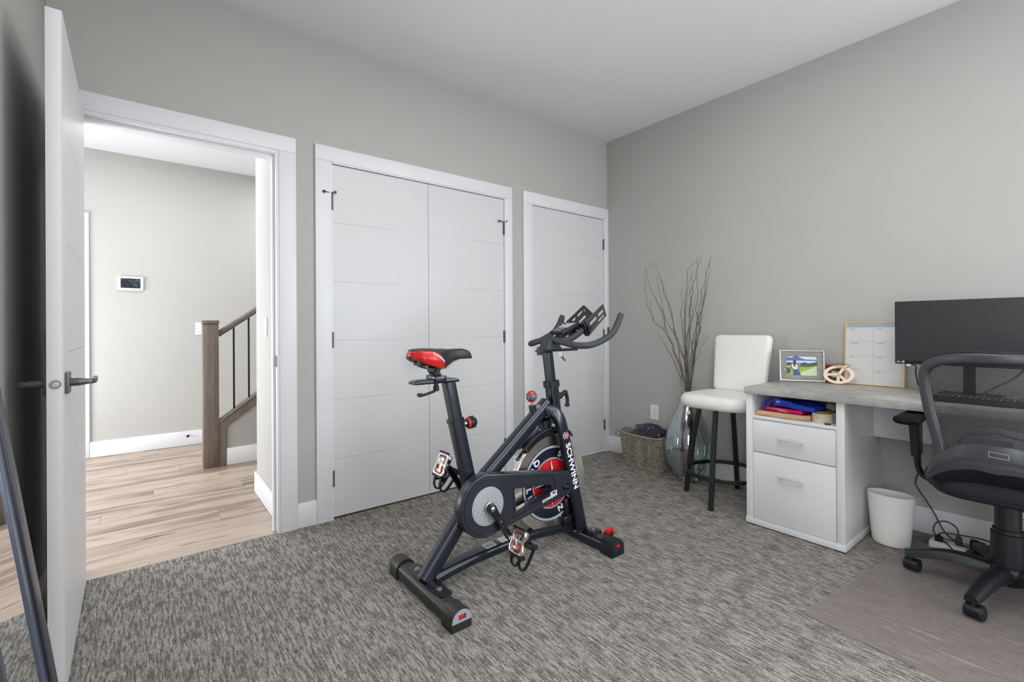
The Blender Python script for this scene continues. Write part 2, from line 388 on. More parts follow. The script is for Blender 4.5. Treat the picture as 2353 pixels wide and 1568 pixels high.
def rpoly(pts, r, n=4):
    """round the corners of a 2D polygon"""
    out = []; k = len(pts)
    for i in range(k):
        p = Vector(pts[i]); a = Vector(pts[i - 1]); b = Vector(pts[(i + 1) % k])
        rr = r[i] if isinstance(r, (list, tuple)) else r
        d1 = (a - p); d2 = (b - p); q = min(rr, d1.length * .49, d2.length * .49)
        if q < 1e-6: out.append(tuple(p)); continue
        s = p + d1.normalized() * q; e = p + d2.normalized() * q
        for j in range(n + 1):
            t = j / n; out.append(tuple(s * (1 - t) ** 2 + p * 2 * t * (1 - t) + e * t * t))
    return out
def arc(cx, cy, r, a0, a1, n=16): return [(cx + r * math.cos(math.radians(a0 + (a1 - a0) * i / n)), cy + r * math.sin(math.radians(a0 + (a1 - a0) * i / n))) for i in range(n + 1)]

def obj(name, bm, mat, parent=None, label=None, ang=38, origin=None, mats=None, fixn=True):
    if fixn: bmesh.ops.recalc_face_normals(bm, faces=bm.faces[:])
    me = bpy.data.meshes.new(name); bm.to_mesh(me); bm.free()
    o = bpy.data.objects.new(name, me); COL.objects.link(o)
    for mt in (mats or [mat]): me.materials.append(M[mt] if isinstance(mt, str) else mt)
    off = WL[parent.name] if parent else (Vector(origin) if origin else V(0, 0, 0))
    me.transform(Matrix.Translation(-off)); WL[o.name] = off.copy()
    if parent: o.parent = parent
    else: o.location = off
    if ang:
        me.shade_smooth(); me.set_sharp_from_angle(angle=math.radians(ang))
    if label: o['label'] = label
    return o
def tag(o, label, cat, group=None, kind=None):
    if label: o['label'] = label
    if cat: o['category'] = cat
    if group: o['group'] = group
    if kind: o['kind'] = kind
    return o
def thing(name, label, cat, loc, group=None):
    o = bpy.data.objects.new(name, None); COL.objects.link(o); o.location = loc; o.empty_display_size = 0.1
    WL[o.name] = Vector(loc); return tag(o, label, cat, group)
def solo(name, bm, mat, label, cat, loc, group=None, **k):
    return tag(obj(name, bm, mat, origin=loc, **k), label, cat, group)
def struct(name, bm, mat, parent=None, **k):
    o = obj(name, bm, mat, parent, **k)
    if not parent: o['kind'] = 'structure'
    return o
def sempty(name, loc):
    o = bpy.data.objects.new(name, None); COL.objects.link(o); o.location = loc; WL[o.name] = Vector(loc); o['kind'] = 'structure'; return o
# ------------------------------------------------------------------ room shell
XL, XR, YB, YF, ZC = -0.321, 3.258, 2.768, -2.22, 2.743
struct('floor', bx(XL - 0.1, XR + 0.1, YF - 0.1, 2.776, -0.03, 0.0), 'carpet', ang=0)
struct('ceiling', bx(XL - 0.1, XR + 0.1, YF - 0.1, YB + 0.1, ZC, ZC + 0.08), 'ceil', ang=0)
bm = nb(); box(bm, XL - 0.12, XL, -0.08, YB + 0.12, -0.03, ZC); box(bm, XL - 0.12, XL, YF - 0.1, -1.04, -0.03, ZC)
box(bm, XL - 0.12, XL, -1.04, -0.08, -0.03, 0.42); box(bm, XL - 0.12, XL, -1.04, -0.08, 1.82, ZC)
struct('wall_left', bm, 'wall', ang=0)
win = sempty('window_2', (XL - .06, -0.56, 0.42)); bm = nb()
for a in ((-1.04, -0.995, 0.42, 1.82), (-0.125, -0.08, 0.42, 1.82), (-1.04, -0.08, 0.42, 0.465), (-1.04, -0.08, 1.775, 1.82)): box(bm, XL - .09, XL - .03, a[0], a[1], a[2], a[3], 0.004)
obj('window_frame', bm, 'trim', win); obj('pane', bx(XL - .050, XL - .045, -0.995, -0.125, 0.465, 1.775), 'pane', win, ang=0)
bm = nb(); box(bm, XR, XR + 0.12, -0.80, YB + 0.12, -0.03, ZC); box(bm, XR, XR + 0.12, YF - 0.1, -2.0, -0.03, ZC)
box(bm, XR, XR + 0.12, -2.0, -0.80, -0.03, 0.80); box(bm, XR, XR + 0.12, -2.0, -0.80, 2.20, ZC)
struct('wall_right', bm, 'wall', ang=0)
win = sempty('added_window', (XR + .06, -1.4, 0.80)); bm = nb()  # unseen window added to the right wall for the extra fill lamp
for a in ((-2.0, -1.955, 0.80, 2.20), (-0.845, -0.80, 0.80, 2.20), (-2.0, -0.80, 0.80, 0.845), (-2.0, -0.80, 2.155, 2.20)): box(bm, XR + .03, XR + .09, a[0], a[1], a[2], a[3], 0.004)
obj('window_frame', bm, 'trim', win); obj('pane', bx(XR + .040, XR + .045, -1.955, -0.845, 0.845, 2.155), 'pane', win, ang=0)
bm = nb(); y0, y1 = YB, YB + 0.12
box(bm, XL, -0.268, y0, y1, -0.03, ZC); box(bm, -0.268, 0.578, y0, y1, 2.062, ZC); box(bm, 0.578, 0.850, y0, y1, -0.03, ZC)
box(bm, 0.850, 2.102, y0, y1, 2.054, ZC); box(bm, 2.102, 2.369, y0, y1, -0.03, ZC); box(bm, 2.369, 3.204, y0, y1, 2.054, ZC); box(bm, 3.204, XR, y0, y1, -0.03, ZC)
box(bm, 0.850, 2.102, y0 + 0.07, y1, -0.03, 2.054); box(bm, 2.369, 3.204, y0 + 0.07, y1, -0.03, 2.054)
struct('wall_back', bm, 'wall', ang=0)
# front wall (behind the camera) with an unseen window, carried down to the floor for low fill
bm = nb(); WX0, WX1, WZ0, WZ1 = 0.85, 3.05, 0.02, 2.32
box(bm, XL, WX0, YF - 0.12, YF, -0.03, ZC); box(bm, WX1, XR, YF - 0.12, YF, -0.03, ZC)
box(bm, WX0, WX1, YF - 0.12, YF, -0.03, WZ0); box(bm, WX0, WX1, YF - 0.12, YF, WZ1, ZC)
struct('wall_front', bm, 'wall', ang=0)
win = sempty('window_1', (1.95, YF, 0.02))
bm = nb()
for a in ((WX0, WX0 + .05, WZ0, WZ1), (WX1 - .05, WX1, WZ0, WZ1), (WX0, WX1, WZ0, WZ0 + .05), (WX0, WX1, WZ1 - .05, WZ1), (1.925, 1.975, WZ0, WZ1)):
    box(bm, a[0], a[1], YF - 0.09, YF - 0.03, a[2], a[3], 0.004)
obj('window_frame', bm, 'trim', win)
for a, b in ((WX0 + .05, 1.925), (1.975, WX1 - .05)):
    obj('pane', bx(a, b, YF - 0.063, YF - 0.057, WZ0 + .05, WZ1 - .05), 'pane', win, ang=0)

# baseboards of the room
BH, BT = 0.136, 0.015
def base(name, *segs):
    bm = nb()
    for s in segs: box(bm, *s, 0.0, BH, 0.003)
    struct(name, bm, 'trim')
base('baseboard_right', (XR - BT, XR, YF, YB - 0.001))
base('baseboard_left', (XL, XL + BT, YF, YB - 0.002))
base('baseboard_back', (0.661, 0.762, YB - BT, YB), (2.168, 2.278, YB - BT, YB))
base('baseboard_front', (XL + BT, 0.85, YF, YF + BT), (3.05, XR - BT, YF, YF + BT))

# casings: side boards and a taller head board
CT = 0.018
def casing(name, xo0, xi0, xi1, xo1, zi, zo):
    bm = nb()
    if xo0 is not None: box(bm, xo0, xi0, YB - CT, YB, 0, zi, 0.002)
    box(bm, xi1, xo1, YB - CT, YB, 0, zi, 0.002)
    box(bm, (xo0 if xo0 is not None else XL), xo1, YB - CT, YB, zi + 0.0006, zo, 0.002)
    struct(name, bm, 'trim')
casing('trim_1', XL + 0.002, -0.262, 0.575, 0.661, 2.060, 2.142)
casing('trim_2', 0.762, 0.848, 2.100, 2.168, 2.056, 2.142)
casing('trim_3', 2.278, 2.365, 3.203, 3.2565, 2.056, 2.142)
# jambs and stops of the open doorway
bm = nb()
for x0, x1 in ((0.562, 0.578), (-0.268, -0.252)): box(bm, x0, x1, YB - 0.013, YB + 0.135, 0, 2.062, 0.002)
box(bm, -0.252, 0.562, YB - 0.013, YB + 0.135, 2.044, 2.062, 0.002)
box(bm, 0.549, 0.5625, YB + 0.028, YB + 0.068, 0, 2.044, 0.002); box(bm, -0.2525, -0.239, YB + 0.028, YB + 0.068, 0, 2.044, 0.002)
box(bm, -0.24, 0.55, YB + 0.028, YB + 0.068, 2.031, 2.0445, 0.002)
jm = struct('trim_4', bm, 'trim')
obj('strike_plate', bx(0.5600, 0.5622, YB - 0.012, YB + 0.016, 0.895, 0.955, 0.0008), 'nickel', jm, label='small dark metal strike plate')
# thin jambs of the closet and the small door
bm = nb()
for x0, x1 in ((0.848, 0.8545), (2.0975, 2.104), (2.3625, 2.3705), (3.2015, 3.206)): box(bm, x0, x1, YB - 0.013, YB + 0.07, 0, 2.052)
box(bm, 0.8545, 2.0975, YB - 0.013, YB + 0.07, 2.0485, 2.057); box(bm, 2.3705, 3.2015, YB - 0.013, YB + 0.07, 2.0485, 2.057)
struct('trim_5', bm, 'trim', ang=0)

# ------------------------------------------------------------------ doors: slab split by fine grooves into a stile and six panels
GZ = [0.012, 0.347, 0.690, 1.030, 1.371, 1.712, 2.044]
def leaf(parent, name, x0, x1, yf, latch, sw, zt=2.044, T=None):
    """slab in the xz plane with its face at y=yf (front = -y); latch = 'L' or 'R' side without grooves"""
    sp = lambda b: (b.transform(T) or b) if T is not None else b
    core = obj(name, sp(bx(x0, x1, yf + 0.003, yf + 0.035, 0.012, zt, 0.001)), 'door', parent)
    g = 0.0007; s0, s1 = (x0, x0 + sw) if latch == 'L' else (x1 - sw, x1)
    p0, p1 = (x0 + sw, x1) if latch == 'L' else (x0, x1 - sw)
    obj('stile', sp(bx(s0 + (0 if latch == 'L' else .0001), s1 - (.0001 if latch == 'L' else 0), yf, yf + 0.0032, 0.012, zt)), 'door', core, ang=0)
    for a, b in zip(GZ, GZ[1:]):
        obj('panel', sp(bx(p0, p1, yf, yf + 0.0032, a + g, b - g)), 'door', core, ang=0)
    return core
def lever(parent, x, y, z, dirx, name='door_handle', T=None):
    """square rose with a lever that points along dirx; front is -y"""
    sp = lambda b: (b.transform(T) or b) if T is not None else b
    r = obj('rose', sp(bx(x - .032, x + .032, y - 0.010, y, z - .032, z + .032, 0.0015)), 'nickel', parent)
    b = nb(); cyl(b, (x, y - .009, z), (x, y - .030, z), 0.0125, 18); cyl(b, (x, y - .028, z), (x, y - .052, z), 0.0125, 18, 0.0085)
    sweep(b, catmull([(x, y - .048, z), (x + dirx * .006, y - .060, z), (x + dirx * .03, y - .065, z), (x + dirx * .115, y - .063, z)], 5), rrect(0.016, 0.012, 0.0045), side=(0, 0, 1), scales=None)
    obj('lever', sp(b), 'nickel', r)
def hinge(parent, x, z0, z1, y=YB - 0.004, r=0.0065):
    b = nb(); cyl(b, (x, y - r * .8, z0), (x, y - r * .8, z1), r, 12)
    box(b, x - 0.008, x + 0.008, y - 0.001, y + 0.001, z0 + .003, z1 - .003)
    return obj('hinge', b, 'hinge', parent)
def hinge_stop(parent, x, z, d, y=YB - 0.004):
    b = nb(); cyl(b, (x, y - .006, z), (x, y - .006, z + .008), .007, 10)
    cyl(b, (x, y - .006, z + .004), (x - d * 0.045, y - .020, z + .004), .0032, 8)
    cyl(b, (x - d * 0.045, y - .020, z + .004), (x - d * 0.050, y - .012, z + .004), .0085, 10)
    cyl(b, (x, y - .006, z + .004), (x + d * 0.016, y - .016, z + .010), .0032, 8); cyl(b, (x + d * 0.014, y - .019, z + .010), (x + d * 0.017, y - .012, z + .010), .008, 10)
    obj('hinge_stop', b, 'hinge', parent)
HZ = ((1.782, 1.872), (0.988, 1.078), (0.190, 0.282))
# double closet doors
d2 = sempty('door_2', (1.475, YB, 0)); YD = YB - 0.004
L = leaf(d2, 'door_leaf', 0.8565, 1.4735, YD, 'R', 0.213); Rf = leaf(d2, 'door_leaf', 1.4765, 2.0950, YD, 'L', 0.232)
for lf, hx, d in ((L, 0.8555, 1), (Rf, 2.0960, 1)):
    for z0, z1 in HZ: hinge(lf, hx, z0, z1)
    hinge_stop(lf, hx, 1.874, d)
lever(d2, 1.425, YD, 0.915, -1); lever(d2, 1.525, YD, 0.915, 1)
# single door beside the corner
d3 = sempty('door_3', (2.786, YB, 0))
L = leaf(d3, 'door_leaf', 2.3735, 3.1985, YD, 'L', 0.28)
for z0, z1 in HZ: hinge(L, 3.2000, z0, z1)
lever(d3, 2.447, YD, 0.915, 1)
# open door, swung back towards the left wall
d1 = sempty('door_1', (-0.205, 2.735, 0))
ux = Vector((0.0157, -0.99988, 0)); uy = Vector((-0.99988, -0.0157, 0))     # local x runs from the hinge to the latch edge, local -y faces the room
T = Matrix(((ux.x, uy.x, 0, -0.199), (ux.y, uy.y, 0, 2.736), (0, 0, 1, 0), (0, 0, 0, 1)))
L = leaf(d1, 'door_leaf', 0.0, 0.828, 0.0, 'R', 0.118, T=T)
b = bx(0, 0.828, 0.0348, 0.0365, 0.012, 2.044); b.transform(T); obj('back_face', b, 'door', L, ang=0)
lever(L, 0.768, 0.0, 0.940, -1, T=T)
Tb = T @ Matrix(((1, 0, 0, 0), (0, -1, 0, 0.0365), (0, 0, 1, 0), (0, 0, 0, 1)))
lever(L, 0.768, 0.0, 0.940, -1, T=Tb)
b = nb(); lathe(b, [(0, .0022), (0.0125, .0022), (0.0135, 0.0005), (0.0135, -0.002)], (0.828, 0.018, 0.940), (1, 0, 0), 24)
b.transform(T); obj('latch_plate', b, 'steel', L)
b = nb(); cyl(b, (0.8285, 0.018, 0.940), (0.8335, 0.018, 0.940), 0.0085, 16, 0.007); b.transform(T); obj('latch_bolt', b, 'chrome', L)
for z0, z1 in HZ: hinge(d1, -0.2415, z0, z1, y=2.748)

# ------------------------------------------------------------------ hallway
HX0, HX1, HY0, HY1, HZC = -1.85, 2.60, 2.888, 5.412, 2.665
struct('ceiling_hall', bx(HX0, HX1, HY0 - 0.001, HY1, HZC, HZC + .06), 'trim', ang=0)
struct('wall_hall_far', bx(HX0 - .1, HX1 + .1, HY1, HY1 + .1, -0.03, HZC), 'wall', ang=0)
struct('wall_hall_left', bx(HX0 - .1, HX0, HY0 - .1, HY1, -0.03, HZC), 'wall', ang=0)
struct('wall_hall_end', bx(HX1, HX1 + .1, 3.57, HY1, -0.03, HZC), 'wall', ang=0)
bm = nb(); box(bm, 0.600, HX1, HY0 + 0.0005, 3.572, -0.03, HZC, 0.008)
struct('wall_hall_right', bm, 'wall')
struct('wall_hall_near', bx(HX0, XL + .001, HY0 - .12, HY0, -0.03, HZC), 'wall', ang=0)
bm = nb()
box(bm, 0.5845, 0.6005, 2.905, 3.5875, 0, 0.136, 0.004); box(bm, 0.5845, 1.3, 3.5715, 3.5875, 0, 0.136, 0.004)
struct('baseboard_hall_right', bm, 'trim')
struct('baseboard_hall_far', bx(-0.366, 0.60, HY1 - .016, HY1, 0, 0.136, 0.004), 'trim')
bm = nb(); box(bm, -0.452, -0.366, HY1 - .019, HY1, 0, 2.105, 0.003); box(bm, -1.33, -1.244, HY1 - .019, HY1, 0, 2.02, 0.003); box(bm, -1.33, -0.452, HY1 - .019, HY1, 2.02, 2.105, 0.003)
struct('trim_6', bm, 'trim')
struct('door_4', bx(-1.244, -0.452, HY1 - .012, HY1 - .001, 0.01, 2.02), 'door')
# hall side casing of the doorway
bm = nb(); box(bm, -0.345, -0.262, HY0, HY0 + .018, 0, 2.142, 0.002); box(bm, -0.345, 0.600, HY0, HY0 + .018, 2.060, 2.142, 0.002)
struct('trim_7', bm, 'trim')
# plank floor: one subfloor, every plank a part
fh = struct('floor_hall', bx(HX0, HX1, 2.776, HY1, -0.03, -0.0105), 'dark_gap', ang=0)
joints = {0: [0.015], 1: [0.62, -0.9], 2: [-0.45, 1.1], 3: [0.35], 4: [0.8, -0.6], 5: [-0.2, 1.3], 6: [0.55], 7: [0.05], 8: [0.45, -0.7], 9: [-0.35, 0.95], 10: [0.22], 11: [-0.1, 1.0], 12: [0.3], 13: [-0.55, 0.7], 14: [0.1]}
rowy = 2.7765
rows = [2.7765, 2.82] + [3.0 + .18 * i for i in range(15)]
for i, (ya, yb) in enumerate(zip(rows, rows[1:])):
    yb = min(yb, HY1 - 0.0005)
    if ya >= HY1 - 0.01: break
    xs = [HX0] + sorted(joints.get(i, [0.0])) + [HX1]
    for xa, xb in zip(xs, xs[1:]):
        t = bmesh.new(); bmesh.ops.create_cube(t, size=1.0)
        for v in t.verts:
            top = v.co.z > 0
            v.co = V((xa + .0004 if v.co.x < 0 else xb - .0004), (ya + .0004 if v.co.y < 0 else yb - .0004), -0.0015 if top else -0.010)
        bmesh.ops.bevel(t, geom=[e for e in t.edges if all(v.co.z > -0.005 for v in e.verts)], offset=0.0009, segments=1, affect='EDGES')
        obj('plank', t, 'plank', fh, ang=0)
# staircase
st = thing('staircase', 'oak-stained staircase with white wall rising behind the newel post at the end of the hall', 'staircase', (0.42, 4.46, 0))
b = bx(0.366, 0.474, 4.405, 4.513, 0, 1.137, 0.003); obj('newel_post', b, 'newel', st)
obj('newel_cap', bx(0.363, 0.477, 4.402, 4.516, 1.142, 1.170, 0.003), 'newel', st); obj('newel_neck', bx(0.369, 0.471, 4.408, 4.510, 1.136, 1.143), 'dark_gap', st, ang=0)
sl = 0.735
b = nb(); yc = 4.465
sweep(b, [(0.474, yc, 1.058), (2.3, yc, 1.058 + sl * 1.826)], rrect(0.062, 0.046, 0.016, 4), side=(0, 1, 0)); obj('handrail', b, 'rail', st)
for k in range(13):
    x = 0.585 + .109 * k
    b = bx(x - .0065, x + .0065, yc - .0065, yc + .0065, 0.36 + (x - .48) * .735, 1.047 + (x - .48) * sl, 0.001); obj('baluster', b, 'baluster', st)
zc = lambda x: 0.352 + (x - 0.481) * 0.75
b = nb(); plate(b, [(0.474, 0.0), (0.527, 0.0), (0.527, zc(.527) - 0.075), (2.3, zc(2.3) - 0.085), (2.3, zc(2.3)), (0.474, zc(.474))], [], (0, 4.425, 0), (1, 0, 0), (0, 0, 1), 0.030, 0.003)
obj('stringer_trim', b, 'newel', st)
b = nb(); sweep(b, [(0.474, 4.455, zc(.474) + .004), (2.3, 4.455, zc(2.3) + .004)], rrect(0.10, 0.018, 0.005), side=(0, 1, 0)); obj('stringer_cap', b, 'rail', st)
b = nb(); plate(b, [(0.527, 0), (2.3, 0), (2.3, zc(2.3) - 0.02), (0.50, zc(.5) - 0.02), (0.50, 0.02)], [], (0, 4.458, 0), (1, 0, 0), (0, 0, 1), 0.075); obj('side_wall', b, 'wall', st)
obj('skirting', bx(0.527, 2.3, 4.4065, 4.4225, 0, 0.136, 0.003), 'trim', st)
for k in range(8):
    x0 = 0.480 + .255 * k; z = 0.185 * (k + 1)
    obj('riser', bx(x0 + .02, x0 + .035, 4.50, HY1 - .001, z - .185, z - .03), 'trim', st)
    obj('tread', bx(x0, x0 + .285, 4.497, HY1 - .001, z - .03, z, 0.006), 'tread', st)
# small hall things
p = thing('wall_panel', 'small white landscape touch panel with a dark picture, mounted on the far hall wall', 'panel', (-0.089, HY1, 1.51))
obj('housing', bx(-0.180, 0.002, HY1 - .020, HY1 - .0005, 1.450, 1.574, 0.010, 3), 'whitep', p)
obj('screen', bx(-0.158, -0.020, HY1 - .0215, HY1 - .0195, 1.470, 1.556, 0.0008), 'tab', p)
def switch(name, label, face, o, X, Y):
    t = thing(name, label, 'switch', o)
    b = nb(); plate(b, rrect(0.075, 0.118, 0.006), [rrect(0.036, 0.068, 0.003)], Vector(o) + Vector(face) * .003, X, Y, 0.006, 0.001); obj('cover_plate', b, 'whitep', t)
    b = nb(); plate(b, rrect(0.033, 0.065, 0.002), [], Vector(o) + Vector(face) * .0035, X, Y, 0.006, 0.001); obj('rocker', b, 'whitep', t)
switch('light_switch', 'white rocker light switch on the far hall wall beside the newel post', (0, -1, 0), (0.428, HY1, 1.105), (1, 0, 0), (0, 0, 1))
switch('light_switch', 'white rocker light switch on the hall wall just past the doorway', (-1, 0, 0), (0.600, 3.235, 1.110), (0, -1, 0), (0, 0, 1))
t = thing('door_stop', 'small chrome door stop on the far hall baseboard', 'door stop', (0.323, HY1 - .016, 0.095))
b = nb(); lathe(b, [(0, 0.0), (.014, 0.0), (.012, .006), (.006, .012), (.006, .05), (.0, .05)], (0.323, HY1 - .016, 0.098), (0, -1, 0), 16); obj('stem', b, 'chrome', t)
b = nb(); lathe(b, [(0, .048), (.011, .048), (.012, .062), (0, .064)], (0.323, HY1 - .016, 0.098), (0, -1, 0), 16); obj('bumper', b, 'plast', t)
def outlet(o, lab, X=(0, -1, 0), face=(-1, 0, 0)):
    t = thing('wall_outlet', lab, 'outlet', o); o = Vector(o); F = Vector(face)
    b = nb(); plate(b, rrect(0.073, 0.118, 0.005), [rrect(0.036, 0.069, 0.003)], o + F * .003, X, (0, 0, 1), 0.006, 0.001); obj('cover_plate', b, 'whitep', t)
    b = nb(); plate(b, rrect(0.0335, 0.0665, 0.002), [], o + F * .0035, X, (0, 0, 1), 0.006, 0.0008); rc = obj('receptacle', b, 'whitep', t)
    b = nb()
    for dz in (-.0175, .0175):
        for dx in (-.0062, .0062): box(b, -.0011, .0011, -.0042, .0042, -.0002, .0003, mat=frame_m(o + F * .0066 + Vector(X) * dx + V(0, 0, dz + .003), X, (0, 0, 1)))
        box(b, -.0022, .0022, -.0022, .0022, -.0002, .0003, mat=frame_m(o + F * .0066 + V(0, 0, dz - .0065), X, (0, 0, 1)))
    obj('slots', b, 'dark_gap', rc, ang=0)
    for dz in (-.048, .048): obj('screw', lathe(nb(), [(0, .0008), (.0028, .0005), (.0028, 0)], o + F * .006 + V(0, 0, dz), face, 10), 'greyp', t)
outlet((XR, 2.283, 0.405), 'white wall outlet on the right wall above the wicker basket')
outlet((XR, 0.255, 0.185 + .02), 'white wall outlet low behind the office chair column')
# ------------------------------------------------------------------ exercise bike (symmetry plane y = BY, rear towards -x)
BY = 1.73
bk = thing('exercise_bike', 'black indoor cycling bike with red saddle sides and chrome flywheel standing on the carpet', 'exercise bike', (1.35, BY, 0))
def P(x, z, dy=0.0): return V(x, BY + dy, z)
def dsec(w_, h, n=8):
    """flat bottomed, round topped outline: a = horizontal, b = up, centred on its base"""
    pts = [(-w_ / 2, 0), (w_ / 2, 0), (w_ / 2, h * 0.52)]
    for i in range(1, n): a = PI * i / n; pts.append((w_ / 2 * math.cos(a), h * 0.52 + h * 0.48 * math.sin(a)))
    pts.append((-w_ / 2, h * 0.52)); return pts
def stabilizer(name, xc, facemat, half=0.27):
    s = obj(name, sweep(nb(), [(xc, BY + half - .04, 0.012), (xc, BY - half + .04, 0.012)], dsec(0.076, 0.056), side=(1, 0, 0)), 'foot' if xc < 1 else 'bike', bk)
    for sg in (-1, 1):
        yo = BY + sg * half; yi = BY + sg * (half - 0.075)
        cpts = [(xc, yi, 0.0), (xc, yo - sg * .004, 0.0), (xc, yo, 0.0)]; csc = [1, 1, (0.97, 0.985)]
        if sg > 0: cpts = cpts[::-1]; csc = csc[::-1]
        b = sweep(nb(), cpts, dsec(0.087, 0.078), side=(1, 0, 0), scales=csc)
        c = obj('foot_cap', b, 'foot' if xc < 1 else 'plast', s)
        if sg < 0:
            o = (xc, yo - 0.0006, 0); pl = [(x, z) for x, z in dsec(0.082, 0.076) if z > 0.001]
            out = [(-.041, .031), (.041, .031)] + [q for q in [(x, max(z, .031)) for x, z in dsec(0.082, 0.0755)][2:]]
            b = nb(); plate(b, out, [[(-.014, .040), (.017, .040), (.017, .058), (-.014, .058)]], o, (1, 0, 0), (0, 0, 1), 0.003, 0.0006)
            obj('face_plate', b, facemat, s, label=None)
            b = nb(); plate(b, [(-.014, .040), (.017, .040), (.017, .058), (-.014, .058)], [], (xc, yo + .001, 0), (1, 0, 0), (0, 0, 1), 0.001); obj('window_recess', b, 'dark_gap', s, ang=0)
            b = nb(); lathe(b, [(0, .012), (.019, .012), (.021, .009), (.021, 0), (0, 0)], (xc - .001, yo + .017, .030), (0, -1, 0), 30)
            b2 = nb()
            for k in range(5): box(b2, xc - .011 + k * .0052, xc - .009 + k * .0052, yo - .0012, yo + .002, .0425, .0555, .0004)
            b.transform(Matrix.Translation((0, -.0118, 0))); tmp = bpy.data.meshes.new('q'); b2.to_mesh(tmp); b2.free()
            # keep only what shows through the window: a ribbed red block
            b.free(); b = nb(); box(b, xc - .0125, xc + .0125, yo - .0006, yo + .004, .0415, .0565, .002); b.from_mesh(tmp); bpy.data.meshes.remove(tmp)
            obj('leveling_wheel', b, 'redv' if xc < 1 else 'red', s)
    return s
s1 = stabilizer('rear_stabilizer', 0.906, 'greyp'); s2 = stabilizer('front_stabilizer', 1.786, 'guard')
b = nb(); plate(b, rpoly([(-.15, -.030), (.15, -.030), (.15, .024), (.06, .034), (-.06, .034), (-.15, .024)], .012), [], (0.912, BY, 0.0685), (0, 1, 0), (-1, 0, 0), 0.006, 0.001); obj('bracket_plate', b, 'bikeblk', s1)
for dy in (-.095, .095): obj('bolt', lathe(nb(), [(.013, 0), (.013, .002), (.009, .003), (.0085, .007), (0, .009)], (0.912, BY + dy, 0.071), (0, 0, 1), 14), 'steel', s1)
for dy in (-.112, .112):
    obj('bracket_plate', bx(1.752, 1.815, BY + dy - .032, BY + dy + .030, 0.055, 0.0745, 0.006), 'bikeblk', s2)
    obj('bolt', lathe(nb(), [(.010, 0), (.010, .002), (.0075, .003), (.007, .006), (0, .007)], (1.785, BY + dy, 0.0745), (0, 0, 1), 14), 'steel', s2)
for dy in (-.165, .165):
    b = nb(); cyl(b, (1.845, BY + dy - .010, .060), (1.845, BY + dy + .010, .060), .027, 26); tw = obj('transport_wheel', b, 'red', bk)
    b = nb()
    for q in (-.0155, .0115): box(b, 1.815, 1.858, BY + dy + q, BY + dy + q + .004, .036, .066, 0.001)
    cyl(b, (1.845, BY + dy - .018, .052), (1.845, BY + dy + .018, .052), .006, 12); obj('wheel_fork', b, 'plast', tw)
# floor beam between the stabilizers
b = nb(); bp = catmull([P(.935, .068), P(1.05, .086), P(1.17, .096), P(1.39, .104), P(1.50, .102), P(1.62, .088), P(1.775, .072)], 5)
sweep(b, bp, rrect(0.072, 0.046, 0.018, 4), side=(0, 1, 0)); fb = obj('floor_beam', b, 'bike', bk)
for xa, xb, za, zb in ((1.19, 1.245, .1215, .1245), (1.272, 1.345, .1255, .1275)):
    b = nb(); d = Vector((xb - xa, 0, zb - za)).normalized(); plate(b, rrect((xb - xa), 0.048, .002), [], ((xa + xb) / 2, BY - .002, (za + zb) / 2 - .0008), d, (0, 1, 0), 0.0008)
    obj('warning_sticker', b, 'sticker', fb, label='white printed warning sticker', ang=0)
b = nb()
for i in range(7):
    x = 1.196 + i * .0065; box(b, x, x + .0022, BY - .020, BY + (.010 if i % 3 else .018), .1216 + i * .00036 + .0002, .1216 + i * .00036 + .0010)
obj('sticker_lines', b, 'printgrey', fb, ang=0)
# main beam: head tube down to the rear foot, bent at the bottom bracket
mp = [P(.905, .062), P(1.185, .415)]
mp = [P(.898, .070), P(1.205, .437), P(1.575, .722)]
b = nb(); sweep(b, [mp[0]] + catmull([mp[0] * .06 + mp[1] * .94, mp[1], mp[1] * .94 + mp[2] * .06], 4) + [mp[2]], rrect(0.062, 0.066, 0.021, 4), side=(0, 1, 0))
fr_ = obj('main_beam', b, 'bike', bk)
ud = (mp[2] - mp[1]).normalized(); un = V(-ud.z, 0, ud.x)
# seat tube + post
b = nb(); sweep(b, [P(1.047, .706), P(1.105, .455), P(1.135, .33)], rrect(0.058, 0.054, 0.008, 2), side=(0, 1, 0)); obj('seat_tube', b, 'bike', bk)
b = nb(); sweep(b, [P(1.0455, .712), P(1.0495, .695)], rrect(0.064, 0.060, 0.009, 2), side=(0, 1, 0)); obj('seat_tube_collar', b, 'bike', bk)
b = nb(); sweep(b, [P(1.013, .872), P(1.056, .67)], rrect(0.048, 0.046, 0.005, 2), side=(0, 1, 0)); obj('seat_post', b, 'bike', bk)
# seat height knob
kd = V(1, 0, 0.06).normalized(); k0 = P(1.076, .682)
b = nb(); lathe(b, [(0, 0), (.014, 0), (.015, .004), (.012, .006), (.012, .012), (.009, .016), (.010, .032)], k0, kd, 20); kb = obj('adjustment_stem', b, 'steel', bk)
b = nb(); lathe(b, [(.009, .026), (.018, .028), (.0235, .036), (.026, .048), (.025, .060), (.019, .070), (.011, .074), (0, .075)], k0, kd, 28)
for i in range(8):
    a = 2 * PI * i / 8; c = k0 + kd * .049 + (V(0, 1, 0) * math.cos(a) + kd.cross(V(0, 1, 0)) * math.sin(a)) * .0245
    tube(b, [c - kd * .012, c, c + kd * .014], .0035, 6)
obj('knob_grip', b, 'plast', kb)
obj('knob_ring', lathe(nb(), [(.0195, .028), (.0225, .030), (.0252, .037), (.0245, .0385)], k0, kd, 28), 'red', kb, label='red ring of the knob')
obj('knob_cap', lathe(nb(), [(.0195, .0705), (.016, .0735), (.012, .0745)], k0, kd, 28), 'red', kb, label='red rim at the end of the knob')
